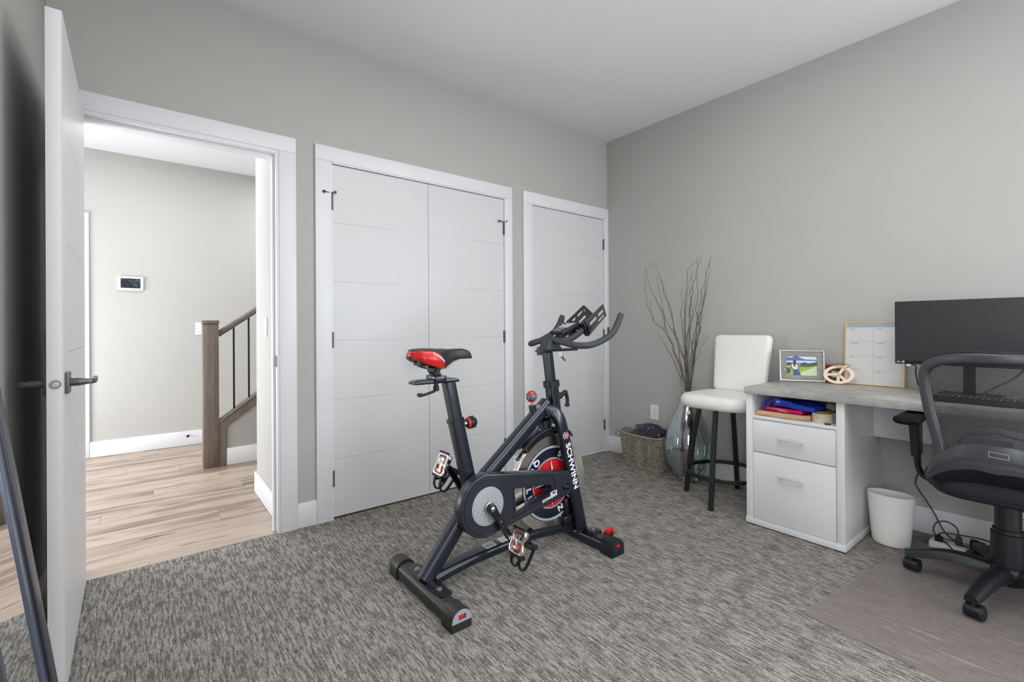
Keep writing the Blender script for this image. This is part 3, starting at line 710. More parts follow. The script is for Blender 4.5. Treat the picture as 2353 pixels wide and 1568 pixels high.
# seat slider
b = nb(); n_ = 0
sweep(b, [P(.845, .876), P(.856, .879), P(.866, .880), P(1.028, .880), P(1.036, .879), P(1.050, .876)], [(x, y) for x, y in rrect(0.062, 0.018, 0.005, 2)], side=(0, 1, 0), scales=[(.94, .55), (.98, .88), 1, 1, (1, .9), (.96, .6)])
sr = obj('seat_slider', b, 'bike', bk)
obj('slider_block', bx(.930, .982, BY - .042, BY + .042, .879, .903, .003), 'bike', sr)
b = nb(); cyl(b, P(.955, .872), P(.955, .852), .009, 16); cyl(b, P(.955, .858), P(.955, .838), .0125, 18)
sweep(b, catmull([P(.955, .843, -.004), P(.935, .836, -.008), P(.885, .827, -.014), P(.868, .826, -.016)], 4), rrect(.012, .010, .004), side=(0, 1, 0)); box(b, .862, .884, BY - .022, BY - .008, .8245, .8365, .003)
obj('slider_lever', b, 'plast', sr)
# saddle clamp and rails
b = nb(); cyl(b, P(.957, .902), P(.957, .932), .0135, 20); cyl(b, P(.945, .926, -.027), P(.945, .926, .027), .0165, 24); cyl(b, P(.945, .926, -.033), P(.945, .926, .033), .008, 14); box(b, .93, .972, BY - .016, BY + .016, .902, .912, .003)
obj('saddle_clamp', b, 'plast', bk)
for sg in (-1, 1):
    b = nb(); tube(b, catmull([P(.862, .966, sg * .020), P(.885, .945, sg * .024), P(.93, .931, sg * .023), P(.985, .933, sg * .022), P(1.03, .956, sg * .014), P(1.075, .972, sg * .006)], 5), .0035, 8)
    obj('saddle_rail', b, 'steel', bk)
# saddle: lofted half sections, red shells over the rear flanks
def s_top(x):
    pts = [(.838, 1.004), (.855, 1.0155), (.90, 1.017), (.96, 1.0145), (1.02, 1.010), (1.07, 1.0105), (1.10, 1.005), (1.118, .994), (1.128, .974)]
    return interp(pts, x)
def s_w(x): return interp([(.838, .028), (.848, .052), (.865, .070), (.90, .080), (.935, .075), (.965, .056), (1.00, .036), (1.05, .0245), (1.09, .021), (1.115, .017), (1.128, .010)], x)
def s_bot(x): return interp([(.838, .978), (.865, .962), (.90, .950), (.94, .938), (.972, .934), (.995, .944), (1.03, .962), (1.06, .966), (1.10, .966), (1.128, .966)], x)
def interp(pts, x):
    n = len(pts)
    if x <= pts[0][0]: return pts[0][1]
    if x >= pts[-1][0]: return pts[-1][1]
    sl = [(pts[i + 1][1] - pts[i][1]) / (pts[i + 1][0] - pts[i][0]) for i in range(n - 1)]
    def tg(i):
        if i == 0: return sl[0]
        if i == n - 1: return sl[-1]
        a, b = sl[i - 1], sl[i]
        return 0.0 if a * b <= 0 else 2 * a * b / (a + b)
    for i in range(n - 1):
        if x <= pts[i + 1][0]:
            h_ = pts[i + 1][0] - pts[i][0]; t = (x - pts[i][0]) / h_
            return ((2 * t ** 3 - 3 * t * t + 1) * pts[i][1] + (t ** 3 - 2 * t * t + t) * h_ * tg(i) + (-2 * t ** 3 + 3 * t * t) * pts[i + 1][1] + (t ** 3 - t * t) * h_ * tg(i + 1))
def s_pt(x, v, off=0.0):
    """v from -1 (near flank bottom) over 0 (top) to 1"""
    w_, zt, zb = s_w(x) + off, s_top(x) + off, s_bot(x); a = abs(v); sg = -1 if v < 0 else 1
    ang_ = min(1, a / .55) * PI / 2
    if a <= .55:
        y = w_ * .93 * math.sin(ang_) ** 0.9; z = zt - (0.006 if w_ > .05 else .003) * (1 - math.cos(ang_)) - min(.016, w_ * .35) * (1 - math.cos(ang_)) + (0 if w_ < .05 else -.004 * math.exp(-(y / .012) ** 2))
    else:
        t = (a - .55) / .45; z0 = zt - (0.006 if w_ > .05 else .003) - min(.016, w_ * .35)
        z = z0 + (zb - z0) * t; y = w_ * (.93 + .07 * math.sin(min(1, t * 1.6) * PI / 2)) - .35 * w_ * max(0, t - .45) ** 1.5
    return V(x, BY + sg * y, z)
def loft(bm, f, nu, nv):
    g = [[bm.verts.new(f(i / nu, j / nv)) for j in range(nv + 1)] for i in range(nu + 1)]
    for i in range(nu):
        for j in range(nv): bm.faces.new((g[i][j], g[i][j + 1], g[i + 1][j + 1], g[i + 1][j]))
    return g
b = nb(); g = loft(b, lambda u, v: s_pt(.838 + .290 * u, -1 + 2 * v), 46, 36)
for row in (g[0], g[-1]): b.faces.new(row)
b.faces.new([r[0] for r in g] + [r[-1] for r in reversed(g)])
sd = obj('saddle', b, 'vinyl', bk, ang=50)
def vb(x): return interp([(.838, .22), (.87, .34), (.90, .40), (.92, .49), (.94, .62), (.955, .75), (.966, .89), (.973, 1.0)], x)
for sg in (-1, 1):
    b = nb(); loft(b, lambda u, v: s_pt(.838 + .134 * u, sg * (vb(.838 + .134 * u) + (1.0 - vb(.838 + .134 * u)) * v), .0022), 30, 14)
    obj('saddle_side', b, 'redv', sd, label='red vinyl saddle flank', ang=60)
b = nb()
pts_ = [V(s_pt(.838, -1 + 2 * j / 12, .003)) + V(-.0012, 0, 0) for j in range(13)]
ce = sum(pts_, V(0, 0, 0)) / 13; pts_ = [ce + (p_ - ce) * 1.005 for p_ in pts_]; R0 = [b.verts.new(p_) for p_ in pts_]
for f_, dx_ in ((.82, -.0035), (.5, -.0065), (.15, -.0075)):
    R1 = [b.verts.new(ce + (p_ - ce) * f_ + V(dx_, 0, 0)) for p_ in pts_]
    for i in range(13): b.faces.new((R0[i], R0[(i + 1) % 13], R1[(i + 1) % 13], R1[i]))
    R0 = R1
b.faces.new(R0); obj('saddle_rear', b, 'redv', sd, label='red vinyl rear of the saddle')
for i in (0, 1):
    pass
tx = nb(); word = 'SCHWINN'
for i, chh in enumerate(word):
    x = .898 + (0, .0076, .0168, .0266, .0388, .0434, .0526)[i] * 1.04; vv = -(0.585 + (x - .898) * 3.9)
    p0 = s_pt(x, vv, .0042); dx = (s_pt(x + .006, vv - .022, .0042) - p0).normalized(); up = (s_pt(x, vv + .06, .0042) - p0).normalized()
    text(tx, chh, p0, dx, up, .0135, .0006, .0003, 1.05)
obj('lettering', tx, 'white', sd, label='white SCHWINN lettering', ang=0)
obj('saddle_base', bx(.868, .94, BY - .036, BY + .036, .946, .962, .006), 'plast', sd)
b = nb(); box(b, .828, .842, BY - .016, BY + .016, .974, .986, .003); obj('saddle_rear_tab', b, 'plast', sd)

# head tube, handlebar post
hx = lambda z: 1.580 + (.98 - z) * .14
b = nb(); sweep(b, [P(hx(.975), .975), P(hx(.80), .80)], rrect(0.040, 0.040, 0.004, 2), side=(0, 1, 0)); obj('handlebar_post', b, 'bike', bk)
b = nb(); sweep(b, [P(hx(.815) + .003, .815), P(hx(.62) + .004, .62)], rrect(0.052, 0.050, 0.005, 2), side=(0, 1, 0)); obj('head_tube', b, 'bike', bk)
b = nb(); sweep(b, [P(hx(.832) + .003, .832), P(hx(.800) + .003, .800)], rrect(0.060, 0.060, 0.004, 2), side=(0, 1, 0)); obj('head_collar', b, 'plast', bk)
b = nb(); tube(b, [P(1.561 - i * -.0004 + (.003 if i % 2 else -.002), .812 - i * .0055, -.012) for i in range(14)], .0028, 6); obj('brake_cable', b, 'plast', bk)
# height lever at the front of the head tube
b = nb(); cyl(b, P(1.632, .742), P(1.668, .752), .0165, 20); cyl(b, P(1.664, .751), P(1.700, .763), .0115, 18); ball(b, P(1.702, .764), .0135, 1.1, 1, 1)
sweep(b, catmull([P(1.703, .764), P(1.714, .745), P(1.718, .715), P(1.716, .690)], 4), rrect(.018, .016, .006), side=(0, 1, 0)); box(b, 1.706, 1.726, BY - .010, BY + .010, .690, .706, .003)
obj('height_lever', b, 'plast', bk)
# resistance / brake knob
M['knobgrey'] = pbr('knob_grey', rgb(100, 101, 103), 0.32, 0.4)
b = nb(); sweep(b, [P(1.480, .722), P(1.494, .640)], rrect(.030, .026, .003, 2), side=(0, 1, 0)); kh = obj('knob_holder', b, 'bike', bk)
b = nb(); cyl(b, P(1.477, .742), P(1.480, .718), .0045, 12); obj('knob_stem', b, 'steel', kh)
kc = P(1.475, .765)
b = nb(); lathe(b, [(0, -.028), (.010, -.027), (.020, -.019), (.0250, -.005), (.0252, .004), (.020, .018), (.011, .026), (0, .028)], kc, (0, 0, 1), 28)
for i in range(9):
    a = 2 * PI * i / 9; tube(b, [kc + V(.0245 * math.cos(a), .0245 * math.sin(a), z) for z in (-.012, 0, .012)], .003, 6)
obj('brake_knob', b, 'knobgrey', kh, label='grey ribbed ball knob')
obj('knob_top', lathe(nb(), [(.0218, .0148), (.0185, .0205), (.0115, .0268), (.006, .0284), (0, .0286)], kc, (0, 0, 1), 28), 'red', kh, label='red cap of the brake knob')
for k in range(4): obj('knob_print', box(nb(), -.004, .004, -.0008, .0008, .0284, .0290, mat=Matrix.Translation(kc) @ Matrix.Rotation(k * PI / 4, 4, 'Z')), 'white', kh, ang=0)
obj('knob_ring', lathe(nb(), [(.0220, -.0165), (.0185, -.0215), (.012, -.0268)], kc, (0, 0, 1), 28), 'red', kh, label='red ring of the brake knob')
# round badges
def badge(o, X, Y, r, par):
    o = Vector(o); X = Vector(X).normalized(); Y = Vector(Y).normalized(); N = X.cross(Y)
    b = nb(); plate(b, arc(0, 0, r, 0, 345, 23), [], o, X, Y, .0008); q = obj('badge', b, 'silverring', par, ang=0)
    b = nb(); plate(b, arc(0, 0, r * .68, 0, 345, 23), [], o + N * .0006, X, Y, .0006); obj('badge_disc', b, 'red', q, ang=0, label='red centre of the badge')
    b = nb()
    st = []
    for k in range(8): a = PI / 4 * k + PI / 2; rr = r * .62 if k % 2 == 0 else r * .12; st.append((rr * math.cos(a), rr * math.sin(a)))
    plate(b, st, [], o + N * .0011, X, Y, .0005); obj('badge_star', b, 'white', q, ang=0)
    b = nb()
    for a0 in (60, 240): plate(b, arc(0, 0, r * .92, a0, a0 + 50, 6) + arc(0, 0, r * .76, a0 + 50, a0, 6), [], o + N * .0007, X, Y, .0005)
    obj('badge_print', b, 'bikeblk', q, ang=0)
bb = mp[1] + ud * .405 + un * .0335
badge(bb + V(0, -.008, 0), ud, V(0, 1, 0), .0155, fr_)
# flywheel
FC = (1.585, .33); fo = lambda r, dy: None
def fdisc(prof, n=96): b = nb(); lathe(b, prof, (FC[0], BY, FC[1]), (0, -1, 0), n); return b
fw = obj('flywheel', fdisc([(0, -.018), (.17, -.018), (.232, -.018), (.2345, -.0155), (.2345, .0155), (.232, .018), (.186, .018), (.180, .014), (0, .014)]), 'chrome', bk, ang=25)
obj('flywheel_disc', fdisc([(0, .0145), (.183, .0145), (.183, .0205), (.181, .0215), (0, .0215)]), 'navy', fw, label='dark blue printed flywheel disc', ang=25)
obj('flywheel_disc_back', fdisc([(0, -.0215), (.183, -.0215), (.183, -.018)]), 'navy', fw, ang=25)
ring = lambda r0, r1, h0: fdisc([(r0, h0), (r0, h0 + .0006), (r1, h0 + .0006), (r1, h0)])
obj('flywheel_ring', ring(.1715, .1825, .0213), 'silverring', fw, ang=25); obj('flywheel_ring', ring(.118, .1245, .0213), 'silverring', fw, ang=25)
b = nb(); plate(b, arc(FC[0], FC[1], .118, 0, 356, 80), [], (0, BY - .0217, 0), (1, 0, 0), (0, 0, 1), .0006); obj('flywheel_centre', b, 'red', fw, label='red flywheel centre', ang=0)
def spike(sgn, mat):
    b = nb()
    for k in range(4):
        a = math.radians(93 + 90 * k); n_ = a + sgn * PI / 4
        plate(b, [(FC[0], FC[1]), (FC[0] + .117 * math.cos(a), FC[1] + .117 * math.sin(a)), (FC[0] + .030 * math.cos(n_), FC[1] + .030 * math.sin(n_))], [], (0, BY - .0222, 0), (1, 0, 0), (0, 0, 1), .0005)
    obj('flywheel_star', b, mat, fw, ang=0)
spike(-1, 'white'); spike(1, 'navy')
for chh, a in (('S', 68), ('C', 46), ('H', 25), ('W', 1), ('I', -21), ('N', -44), ('N', -67)):
    t = math.radians(a); rad = V(math.cos(t), 0, math.sin(t)); tan = V(math.sin(t), 0, -math.cos(t))
    obj('letter', text(nb(), chh, V(FC[0], BY - .0222, FC[1]) + rad * .1320, tan, rad, .041, .0006, .0014, 1.15, 'CENTER'), 'white', fw, ang=0)
for chh, a in (('Q', 131), ('U', 149), ('A', 166), ('L', 183), ('I', 196), ('T', 208), ('Y', 224)):
    t = math.radians(a); rad = V(math.cos(t), 0, math.sin(t)); tan = V(-math.sin(t), 0, math.cos(t))
    obj('letter', text(nb(), chh, V(FC[0], BY - .0222, FC[1]) + rad * .1625, tan, -rad, .041, .0006, .0014, 1.15, 'CENTER'), 'white', fw, ang=0)
# shroud over the flywheel and its bracket
b = nb(); A = [math.radians(132 - 82 * i / 24) for i in range(25)]
sweep(b, [P(FC[0] + (.262 + .008 * math.sin(3.14 * i / 24)) * math.cos(a), FC[1] + (.262 + .008 * math.sin(3.14 * i / 24)) * math.sin(a)) for i, a in enumerate(A)], rrect(.072, .010, .004, 2), side=(0, 1, 0), scales=[1] * 20 + [(.9, 1), (.75, .9), (.5, .8), (.3, .6), (.08, .4)])
for sg in (-1, 1):
    o_, i_ = [], []
    for a in [math.radians(132 - 58 * i / 16) for i in range(17)]:
        o_.append((FC[0] + .264 * math.cos(a), FC[1] + .264 * math.sin(a))); i_.append((FC[0] + .240 * math.cos(a), FC[1] + .240 * math.sin(a)))
    plate(b, o_ + i_[::-1], [], (0, BY + sg * .034, 0), (1, 0, 0), (0, 0, 1), .003)
obj('flywheel_shroud', b, 'bikeblk', bk, ang=30)
b = nb(); plate(b, rpoly([(1.345, .487), (1.500, .622), (1.532, .588), (1.47, .565), (1.41, .53), (1.365, .478)], .006), [], (0, BY - .0335, 0), (1, 0, 0), (0, 0, 1), .004, .0008)
br_ = obj('shroud_bracket', b, 'bike', bk)
for x, z in ((1.362, .490), (1.497, .606)): obj('screw', lathe(nb(), [(0, .0025), (.004, .0015), (.0045, 0)], (x, BY - .0355, z), (0, -1, 0), 12), 'steel', br_)
b = nb(); sweep(b, [P(1.545, .640), P(1.552, .585)], rrect(.05, .03, .006), side=(0, 1, 0)); obj('brake_housing', b, 'plast', bk)
# fork: two legs joined under the head tube
for sg in (-1, 1):
    pts_ = catmull([P(1.545, .682, sg * .020), P(1.578, .688, sg * .034), P(1.605, .655, sg * .050), P(1.622, .600, sg * .058), P(1.645, .510, sg * .060)], 6) + [P(1.755, .066, sg * .060)]
    b = nb(); sweep(b, pts_, rrect(0.036, 0.064, 0.016, 4), side=(0, 1, 0), scales=[(1, .9)] + [1] * (len(pts_) - 1)); lg = obj('fork_leg', b, 'bike', bk)
    if sg < 0: fleg = lg
dn = (P(1.755, .066) - P(1.645, .510)).normalized(); fp = lambda z: P(1.645 + (.510 - z) * .2477, z, -.0787)
badge(fp(.567) + V(-.004, 0, 0), V(1, 0, 0), V(0, 0, 1), .0185, fleg)
b = nb(); text(b, 'SCHWINN', fp(.528) + V(-.0135, 0, -.003), dn, V(-dn.z, 0, dn.x), .043, .0006, .0012, 1.18, spacing=1.02)
obj('fork_lettering', b, 'white', fleg, label='white SCHWINN lettering down the fork', ang=0)
b = nb(); box(b, 1.648, 1.735, BY - .045, BY + .045, .095, .150, .008); box(b, 1.66, 1.715, BY - .040, BY + .040, .14, .235, .008); obj('fork_brace', b, 'bikeblk', bk)
b = nb(); cyl(b, P(FC[0], FC[1], -.075), P(FC[0], FC[1], .075), .010, 18); obj('flywheel_axle', b, 'steel', bk)
# drive guard
GY = BY - .092
cx_, cz_ = 1.148, .340
outer = [(1.628, .3985), (1.648, .378), (1.652, .300), (1.640, .284)] + arc(cx_, cz_, .134, 290, 90, 40)
outer = [(1.60, .4005)] + [(1.628, .398), (1.650, .375), (1.654, .300), (1.642, .283)] + arc(cx_, cz_, .134, -70, -269, 44)
hole = rpoly([(1.291, .383), (1.512, .356), (1.520, .322), (1.496, .307), (1.296, .264), (1.300, .32)], [.008, .016, .012, .016, .008, .02])
b = nb(); plate(b, outer, [hole], (0, GY + .026, 0), (1, 0, 0), (0, 0, 1), .052, .005); gd = obj('drive_guard', b, 'guard', bk, ang=30)
rim_in = lambda d: [(1.595, .4005 - d)] + [(1.622, .398 - d), (1.650 - d, .372), (1.654 - d, .303), (1.640, .283 + d)] + arc(cx_, cz_, .134 - d, -70, -269, 44)
b = nb(); plate(b, rim_in(.016), [rim_in(.0175)], (0, GY - .0006, 0), (1, 0, 0), (0, 0, 1), .003, .0004); obj('guard_bead', b, 'bikeblk', gd, ang=30)
b = nb(); plate(b, rpoly([(1.285, .390), (1.522, .362), (1.534, .322), (1.502, .299), (1.290, .253)], .012), [hole], (0, GY - .0002, 0), (1, 0, 0), (0, 0, 1), .004, .001); obj('window_rim', b, 'plast', gd, ang=30)
b = nb(); plate(b, rpoly([(1.528, .398), (1.648, .382), (1.652, .296), (1.600, .286), (1.548, .306)], .012), [], (0, GY - .001, 0), (1, 0, 0), (0, 0, 1), .006, .001); ap = obj('axle_plate', b, 'guard', gd)
b = nb()
for x, z in ((1.598, .350), (1.596, .301)): lathe(b, [(0, .004), (.004, .003), (.0055, 0)], (x, GY - .004, z), (0, -1, 0), 12)
lathe(b, [(.014, 0), (.013, .006), (.010, .008), (.010, .016), (.0065, .018), (.0065, .030), (0, .030)], (1.600, GY - .004, .325), (0, -1, 0), 20)
lathe(b, [(.008, 0), (.007, .014), (0, .015)], (1.624, GY - .004, .333), (0, -1, 0), 16); cyl(b, (1.60, GY - .012, .325), (1.632, GY - .012, .337), .0045, 10)
obj('axle_nut', b, 'bikeblk', ap)
b = nb(); text(b, 'IC3', (1.505, GY - .0045, .303), V(1, 0, .10), (0, 0, 1), .0245, .0005, .0009, 1.2, shear=.2)
text(b, 'SCHWINN', (1.455, GY - .0045, .281), V(1, 0, .18), (0, 0, 1), .0165, .0005, .0006, 1.22, shear=.25)
obj('guard_lettering', b, 'white', gd, label='white IC3 SCHWINN lettering', ang=0)
b = nb(); lathe(b, [(0, .002), (.078, .002), (.0815, .0015), (.082, -.001)], (cx_ + .002, GY, cz_ - .001), (0, -1, 0), 64); gc = obj('guard_disc', b, 'ggrey', gd, label='grey round disc with pinholes', ang=30)
b = nb()
for r, n_ in ((.031, 10), (.042, 12), (.054, 14), (.066, 16)):
    for i in range(n_):
        a = 2 * PI * (i + r * 40) / n_; lathe(b, [(.0019, 0), (.0014, .0010), (0, .0012)], (cx_ + .002 + r * math.cos(a), GY - .002, cz_ - .001 + r * math.sin(a)), (0, -1, 0), 8)
o_ = obj('disc_dimples', b, 'white', gc); o_['kind'] = 'stuff'
# cranks and pedals
CA = (1.154, .334); cd = V(.532, 0, -.847); CL = .168
b = nb(); lathe(b, [(.024, 0), (.025, .010), (.022, .012), (.020, .012), (.019, 0)], (CA[0], GY - .001, CA[1]), (0, -1, 0), 32); obj('bearing_ring', b, 'steel', bk)
b = nb(); cyl(b, P(CA[0], CA[1], -.118), P(CA[0], CA[1], .118), .013, 20); obj('crank_axle', b, 'plast', bk)
for sg in (-1, 1):
    d = cd if sg < 0 else -cd; y = -.116 if sg < 0 else .088; c0 = P(CA[0], CA[1], y); c1 = c0 + d * CL
    b = nb(); nn = d.cross(V(0, 1, 0)).normalized()
    ol = [(-.019 * math.cos(q), .019 * math.sin(q)) for q in [math.radians(-90 + 180 * i / 10) for i in range(11)]]
    ol = ol + [(CL * .5, .0125), (CL, .0135), (CL + .012, .008), (CL + .012, -.008), (CL, -.0135), (CL * .5, -.0125)]
    plate(b, ol[::-1] if False else ol, [], c0, d, nn, .020, .003)
    ck = obj('crank_arm', b, 'bikeblk', bk)
    b = nb(); lathe(b, [(0, .003), (.008, .002), (.011, .0), (.013, -.002)], c0 + V(0, sg * .011, 0), (0, sg, 0), 20); lathe(b, [(0, .0018), (.004, .001), (.0045, 0)], c0 + d * .075 + V(0, sg * .0105, 0), (0, sg, 0), 12)
    obj('crank_bolt', b, 'steel', ck)
    # pedal: platform plane spanned by the axle (y) and pd, clip side towards -n
    pd = V(-.28, 0, -.96) if sg < 0 else V(-.40, 0, -.917); pn = V(0, 1, 0).cross(pd).normalized()   # pn roughly +-x
    if pn.x > 0: pn = -pn
    pc = c1 + V(.004, sg * .062, 0)
    def L_(a, b_, c_): return pc + V(0, 1, 0) * (a * 1.08) + pd * b_ + pn * c_
    b = nb(); cyl(b, c1 + V(0, sg * .004, 0), pc + V(0, sg * .034, 0), .0085, 14); lathe(b, [(.012, 0), (.012, .008), (.009, .010)], c1 + V(0, sg * .010, 0), (0, sg, 0), 16); pdl = obj('pedal_spindle', b, 'chrome', bk, ang=40)
    b = nb()
    fr2 = rpoly([(-.036, -.050), (.036, -.050), (.043, -.032), (.036, 0), (.043, .036), (.036, .050), (-.036, .050), (-.043, .036), (-.036, 0), (-.043, -.032)], .008, 3)
    hl = rpoly([(-.026, -.040), (.026, -.040), (.030, -.028), (.025, 0), (.030, .030), (.026, .040), (-.026, .040), (-.030, .030), (-.025, 0), (-.030, -.028)], .006, 2)
    fr2 = [(p_[0] * 1.08, p_[1]) for p_ in fr2]; hl = [(p_[0] * 1.08, p_[1]) for p_ in hl]; plate(b, fr2, [hl], pc, V(0, 1, 0), pd, .024, .004)
    obj('pedal_frame', b, 'chrome', pdl)
    for q in (-.050, .050): b = nb(); sweep(b, [L_(-.034, q, .010), L_(-.03, q * 1.08, .010), L_(.03, q * 1.08, .010), L_(.034, q, .010)], rrect(.010, .008, .003), side=tuple(pn)); obj('pedal_grip', b, 'plast', pdl)
    b = nb(); sweep(b, [L_(0, -.032, .004), L_(0, -.012, .008), L_(0, .012, .008), L_(0, .033, .004)], rrect(.020, .006, .002), side=(0, 1, 0)); box(b, -.018, .018, -.006, .006, -.004, .004, .001, mat=Matrix.Translation(L_(0, -.026, .009)) @ frame_m((0, 0, 0), (0, 1, 0), pd)); box(b, -.020, .020, -.006, .006, -.004, .004, .001, mat=Matrix.Translation(L_(0, .026, .009)) @ frame_m((0, 0, 0), (0, 1, 0), pd))
    obj('cleat_clip', b, 'chrome', pdl)
    b = nb()
    tube(b, catmull([L_(-.016, .008, .008), L_(-.021, .020, .009), L_(-.014, .034, .009), L_(.014, .034, .009), L_(.021, .020, .009), L_(.016, .008, .008)], 4), .0042, 8); obj('rear_cleat_spring', tube(nb(), [L_(-.012, -.036, .008), L_(.012, -.036, .008)], .004, 8), 'redv', pdl)
    obj('cleat_spring', b, 'redv', pdl, label='red cleat spring of the pedal')
    # toe cage: a broad loop hanging from the lower edge and curling back under
    b = nb(); J = [(.046, .002), (.072, -.001), (.094, -.009), (.108, -.026), (.102, -.043), (.080, -.055), (.045, -.066), (.005, -.078)]
    for a in (-.024, .024):
        sweep(b, catmull([L_(a, u, c_) for u, c_ in J], 4), rrect(.015, .0065, .002, 2), side=(0, 1, 0))
        sweep(b, [L_(a, .050, -.012), L_(a, .070, -.018)], rrect(.006, .026, .001, 1), side=(0, 1, 0))
    sweep(b, [L_(-.030, .052, -.004), L_(.030, .052, -.004)], rrect(.012, .008, .002, 1), side=tuple(pd)); sweep(b, [L_(-.030, .028, -.072), L_(.030, .028, -.072)], rrect(.014, .005, .002, 1), side=tuple(pd))
    obj('toe_cage', b, 'plast', pdl)
    b = nb(); sweep(b, catmull([L_(-.046, .004, -.004), L_(-.049, .004, -.04), L_(-.036, .012, -.078), L_(0, .016, -.086), L_(.036, .012, -.078), L_(.049, .004, -.04), L_(.046, .004, -.004)], 5), rrect(.016, .003, .001), side=tuple(pd)); sweep(b, [L_(sg * .050, .004, -.03), L_(sg * .052, .004, -.055)], rrect(.020, .009, .002), side=tuple(pd))
    obj('pedal_strap', b, 'plast', pdl)
# handlebar assembly
b = nb(); sweep(b, [P(1.523, .981), P(1.54, .9845), P(1.76, .9845), P(1.77, .981)], rrect(.056, .014, .004, 2), side=(0, 1, 0), scales=[(1, .5), 1, 1, (1, .5)]); hs = obj('handlebar_slider', b, 'bike', bk)
b = nb(); cyl(b, P(1.672, .978), P(1.672, .960), .007, 14); cyl(b, P(1.672, .967), P(1.672, .950), .009, 14); sweep(b, catmull([P(1.672, .957), P(1.684, .947), P(1.697, .934), P(1.704, .929)], 4), rrect(.012, .011, .004), side=(0, 1, 0), scales=None); obj('slider_lever', b, 'steel', hs)
b = nb(); sweep(b, [P(1.600, .990), P(1.600, 1.012), P(1.604, 1.036)], rrect(.070, .10, .016, 4), side=(0, 1, 0), scales=[(1.1, 1.1), (1, .85), (.7, .42)]); hm = obj('handlebar_mount', b, 'foam', bk)
HP = [(1.605, 0, 1.037), (1.601, .05, 1.032), (1.60, .10, 1.025), (1.612, .162, 1.013), (1.665, .203, 1.013), (1.745, .213, 1.034), (1.82, .212, 1.068), (1.862, .21, 1.113), (1.892, .21, 1.165)]
full = [P(x, z, -y) for x, y, z in HP[::-1]] + [P(x, z, y) for x, y, z in HP[1:]]
cp = catmull(full, 6); n_ = len(cp)
b = nb(); tube(b, cp, .0155, 16, scales=[.82] + [1] * (n_ - 2) + [.82]); obj('handlebar', b, 'foam', bk, ang=50)
b = nb(); lp = catmull([P(1.625, 1.030, -.048), P(1.70, 1.042, -.048), P(1.775, 1.078, -.047), P(1.81, 1.097, -.030), P(1.818, 1.101, 0), P(1.81, 1.097, .030), P(1.775, 1.078, .047), P(1.70, 1.042, .048), P(1.625, 1.030, .048)], 5)
tube(b, lp, .0155, 16); obj('centre_grip_loop', b, 'foam', bk, ang=50)
# bike computer
cdir = (V(1.758, 0, 1.118) - V(1.640, 0, 1.074)).normalized(); cn = V(-cdir.z, 0, cdir.x); cc = P(1.699, 1.092)
mm = frame_m(cc, cdir, (0, 1, 0))
con = obj('console', box(nb(), -.064, .064, -.046, .046, -.009, .009, .004, mat=mm), 'plast', bk)
obj('console_screen', box(nb(), -.012, .056, -.036, .036, .0085, .0102, .0006, mat=mm), 'lcd', con, label='grey glass screen')
for i in (-1, 1):
    for j in (-1, 0, 1): b = nb(); box(b, -.040 + i * .010 - .005, -.040 + i * .010 + .005, j * .020 - .007, j * .020 + .007, .0085, .0105, .0008, mat=mm); obj('console_button', b, 'greyp', con)
b = nb(); sweep(b, [P(1.655, 1.020), P(1.672, 1.082)], rrect(.034, .030, .004), side=(0, 1, 0)); obj('console_neck', b, 'plast', con)
# slotted device holder in front of the loop
def facet(A0, A1, B1, B0, slots, th=.003):
    A0, A1, B1, B0 = Vector(A0), Vector(A1), Vector(B1), Vector(B0)
    X = (A1 - A0).normalized(); Yv = (B0 - A0); Yv = (Yv - X * Yv.dot(X)).normalized(); f2 = lambda q: ((q - A0).dot(X), (q - A0).dot(Yv))
    c = [f2(q) for q in (A0, A1, B1, B0)]
    def uv(u, v):
        lo = (c[0][0] * (1 - u) + c[1][0] * u, c[0][1] * (1 - u) + c[1][1] * u); hi = (c[3][0] * (1 - u) + c[2][0] * u, c[3][1] * (1 - u) + c[2][1] * u)
        return (lo[0] * (1 - v) + hi[0] * v, lo[1] * (1 - v) + hi[1] * v)
    hs_ = [rpoly([uv(u0, v - w_), uv(u1, v - w_), uv(u1, v + w_), uv(u0, v + w_)], .006, 4) for u0, u1, v, w_ in slots]
    b = nb(); plate(b, rpoly(c, .005, 3), hs_, A0, X, Yv, th, .0005); return b
r0, r1, v0, v1, q0, q1 = (1.782, 1.128), (1.918, 1.221), (1.797, 1.083), (1.922, 1.172), (1.802, 1.060), (1.930, 1.160)
hold = obj('device_holder', facet(P(*r0, -.070), P(*r1, -.070), P(*q1, -.083), P(*q0, -.083), [(.12, .52, .42, .11), (.62, .92, .42, .11), (.55, .90, .78, .07)]), 'bikeblk', bk, label='bent slotted metal device holder')
obj('holder_wing', facet(P(*r0, .070), P(*r1, .070), P(*q1, .083), P(*q0, .083), [(.12, .52, .42, .11), (.62, .92, .42, .11)]), 'bikeblk', hold)
for sg in (-1, 1):
    obj('holder_wing', facet(P(*r0, sg * .070), P(*r1, sg * .070), P(*v1, sg * .002), P(*v0, sg * .002), [(.18, .88, .30, .09), (.30, .70, .68, .09)]), 'bikeblk', hold)
b = nb(); plate(b, rpoly([(1.772, 1.118), (1.812, 1.128), (1.822, 1.062), (1.800, 1.050), (1.785, 1.062)], .006), [], (0, BY - .062, 0), (1, 0, 0), (0, 0, 1), .020, .003); plate(b, rpoly([(1.772, 1.118), (1.812, 1.128), (1.822, 1.062), (1.800, 1.050), (1.785, 1.062)], .006), [], (0, BY + .062, 0), (1, 0, 0), (0, 0, 1), .020, .003)
cyl(b, P(1.806, 1.072, -.070), P(1.806, 1.072, .070), .009, 14); box(b, 1.775, 1.800, BY - .065, BY + .065, 1.095, 1.118, .004); obj('holder_bracket', b, 'bikeblk', hold)
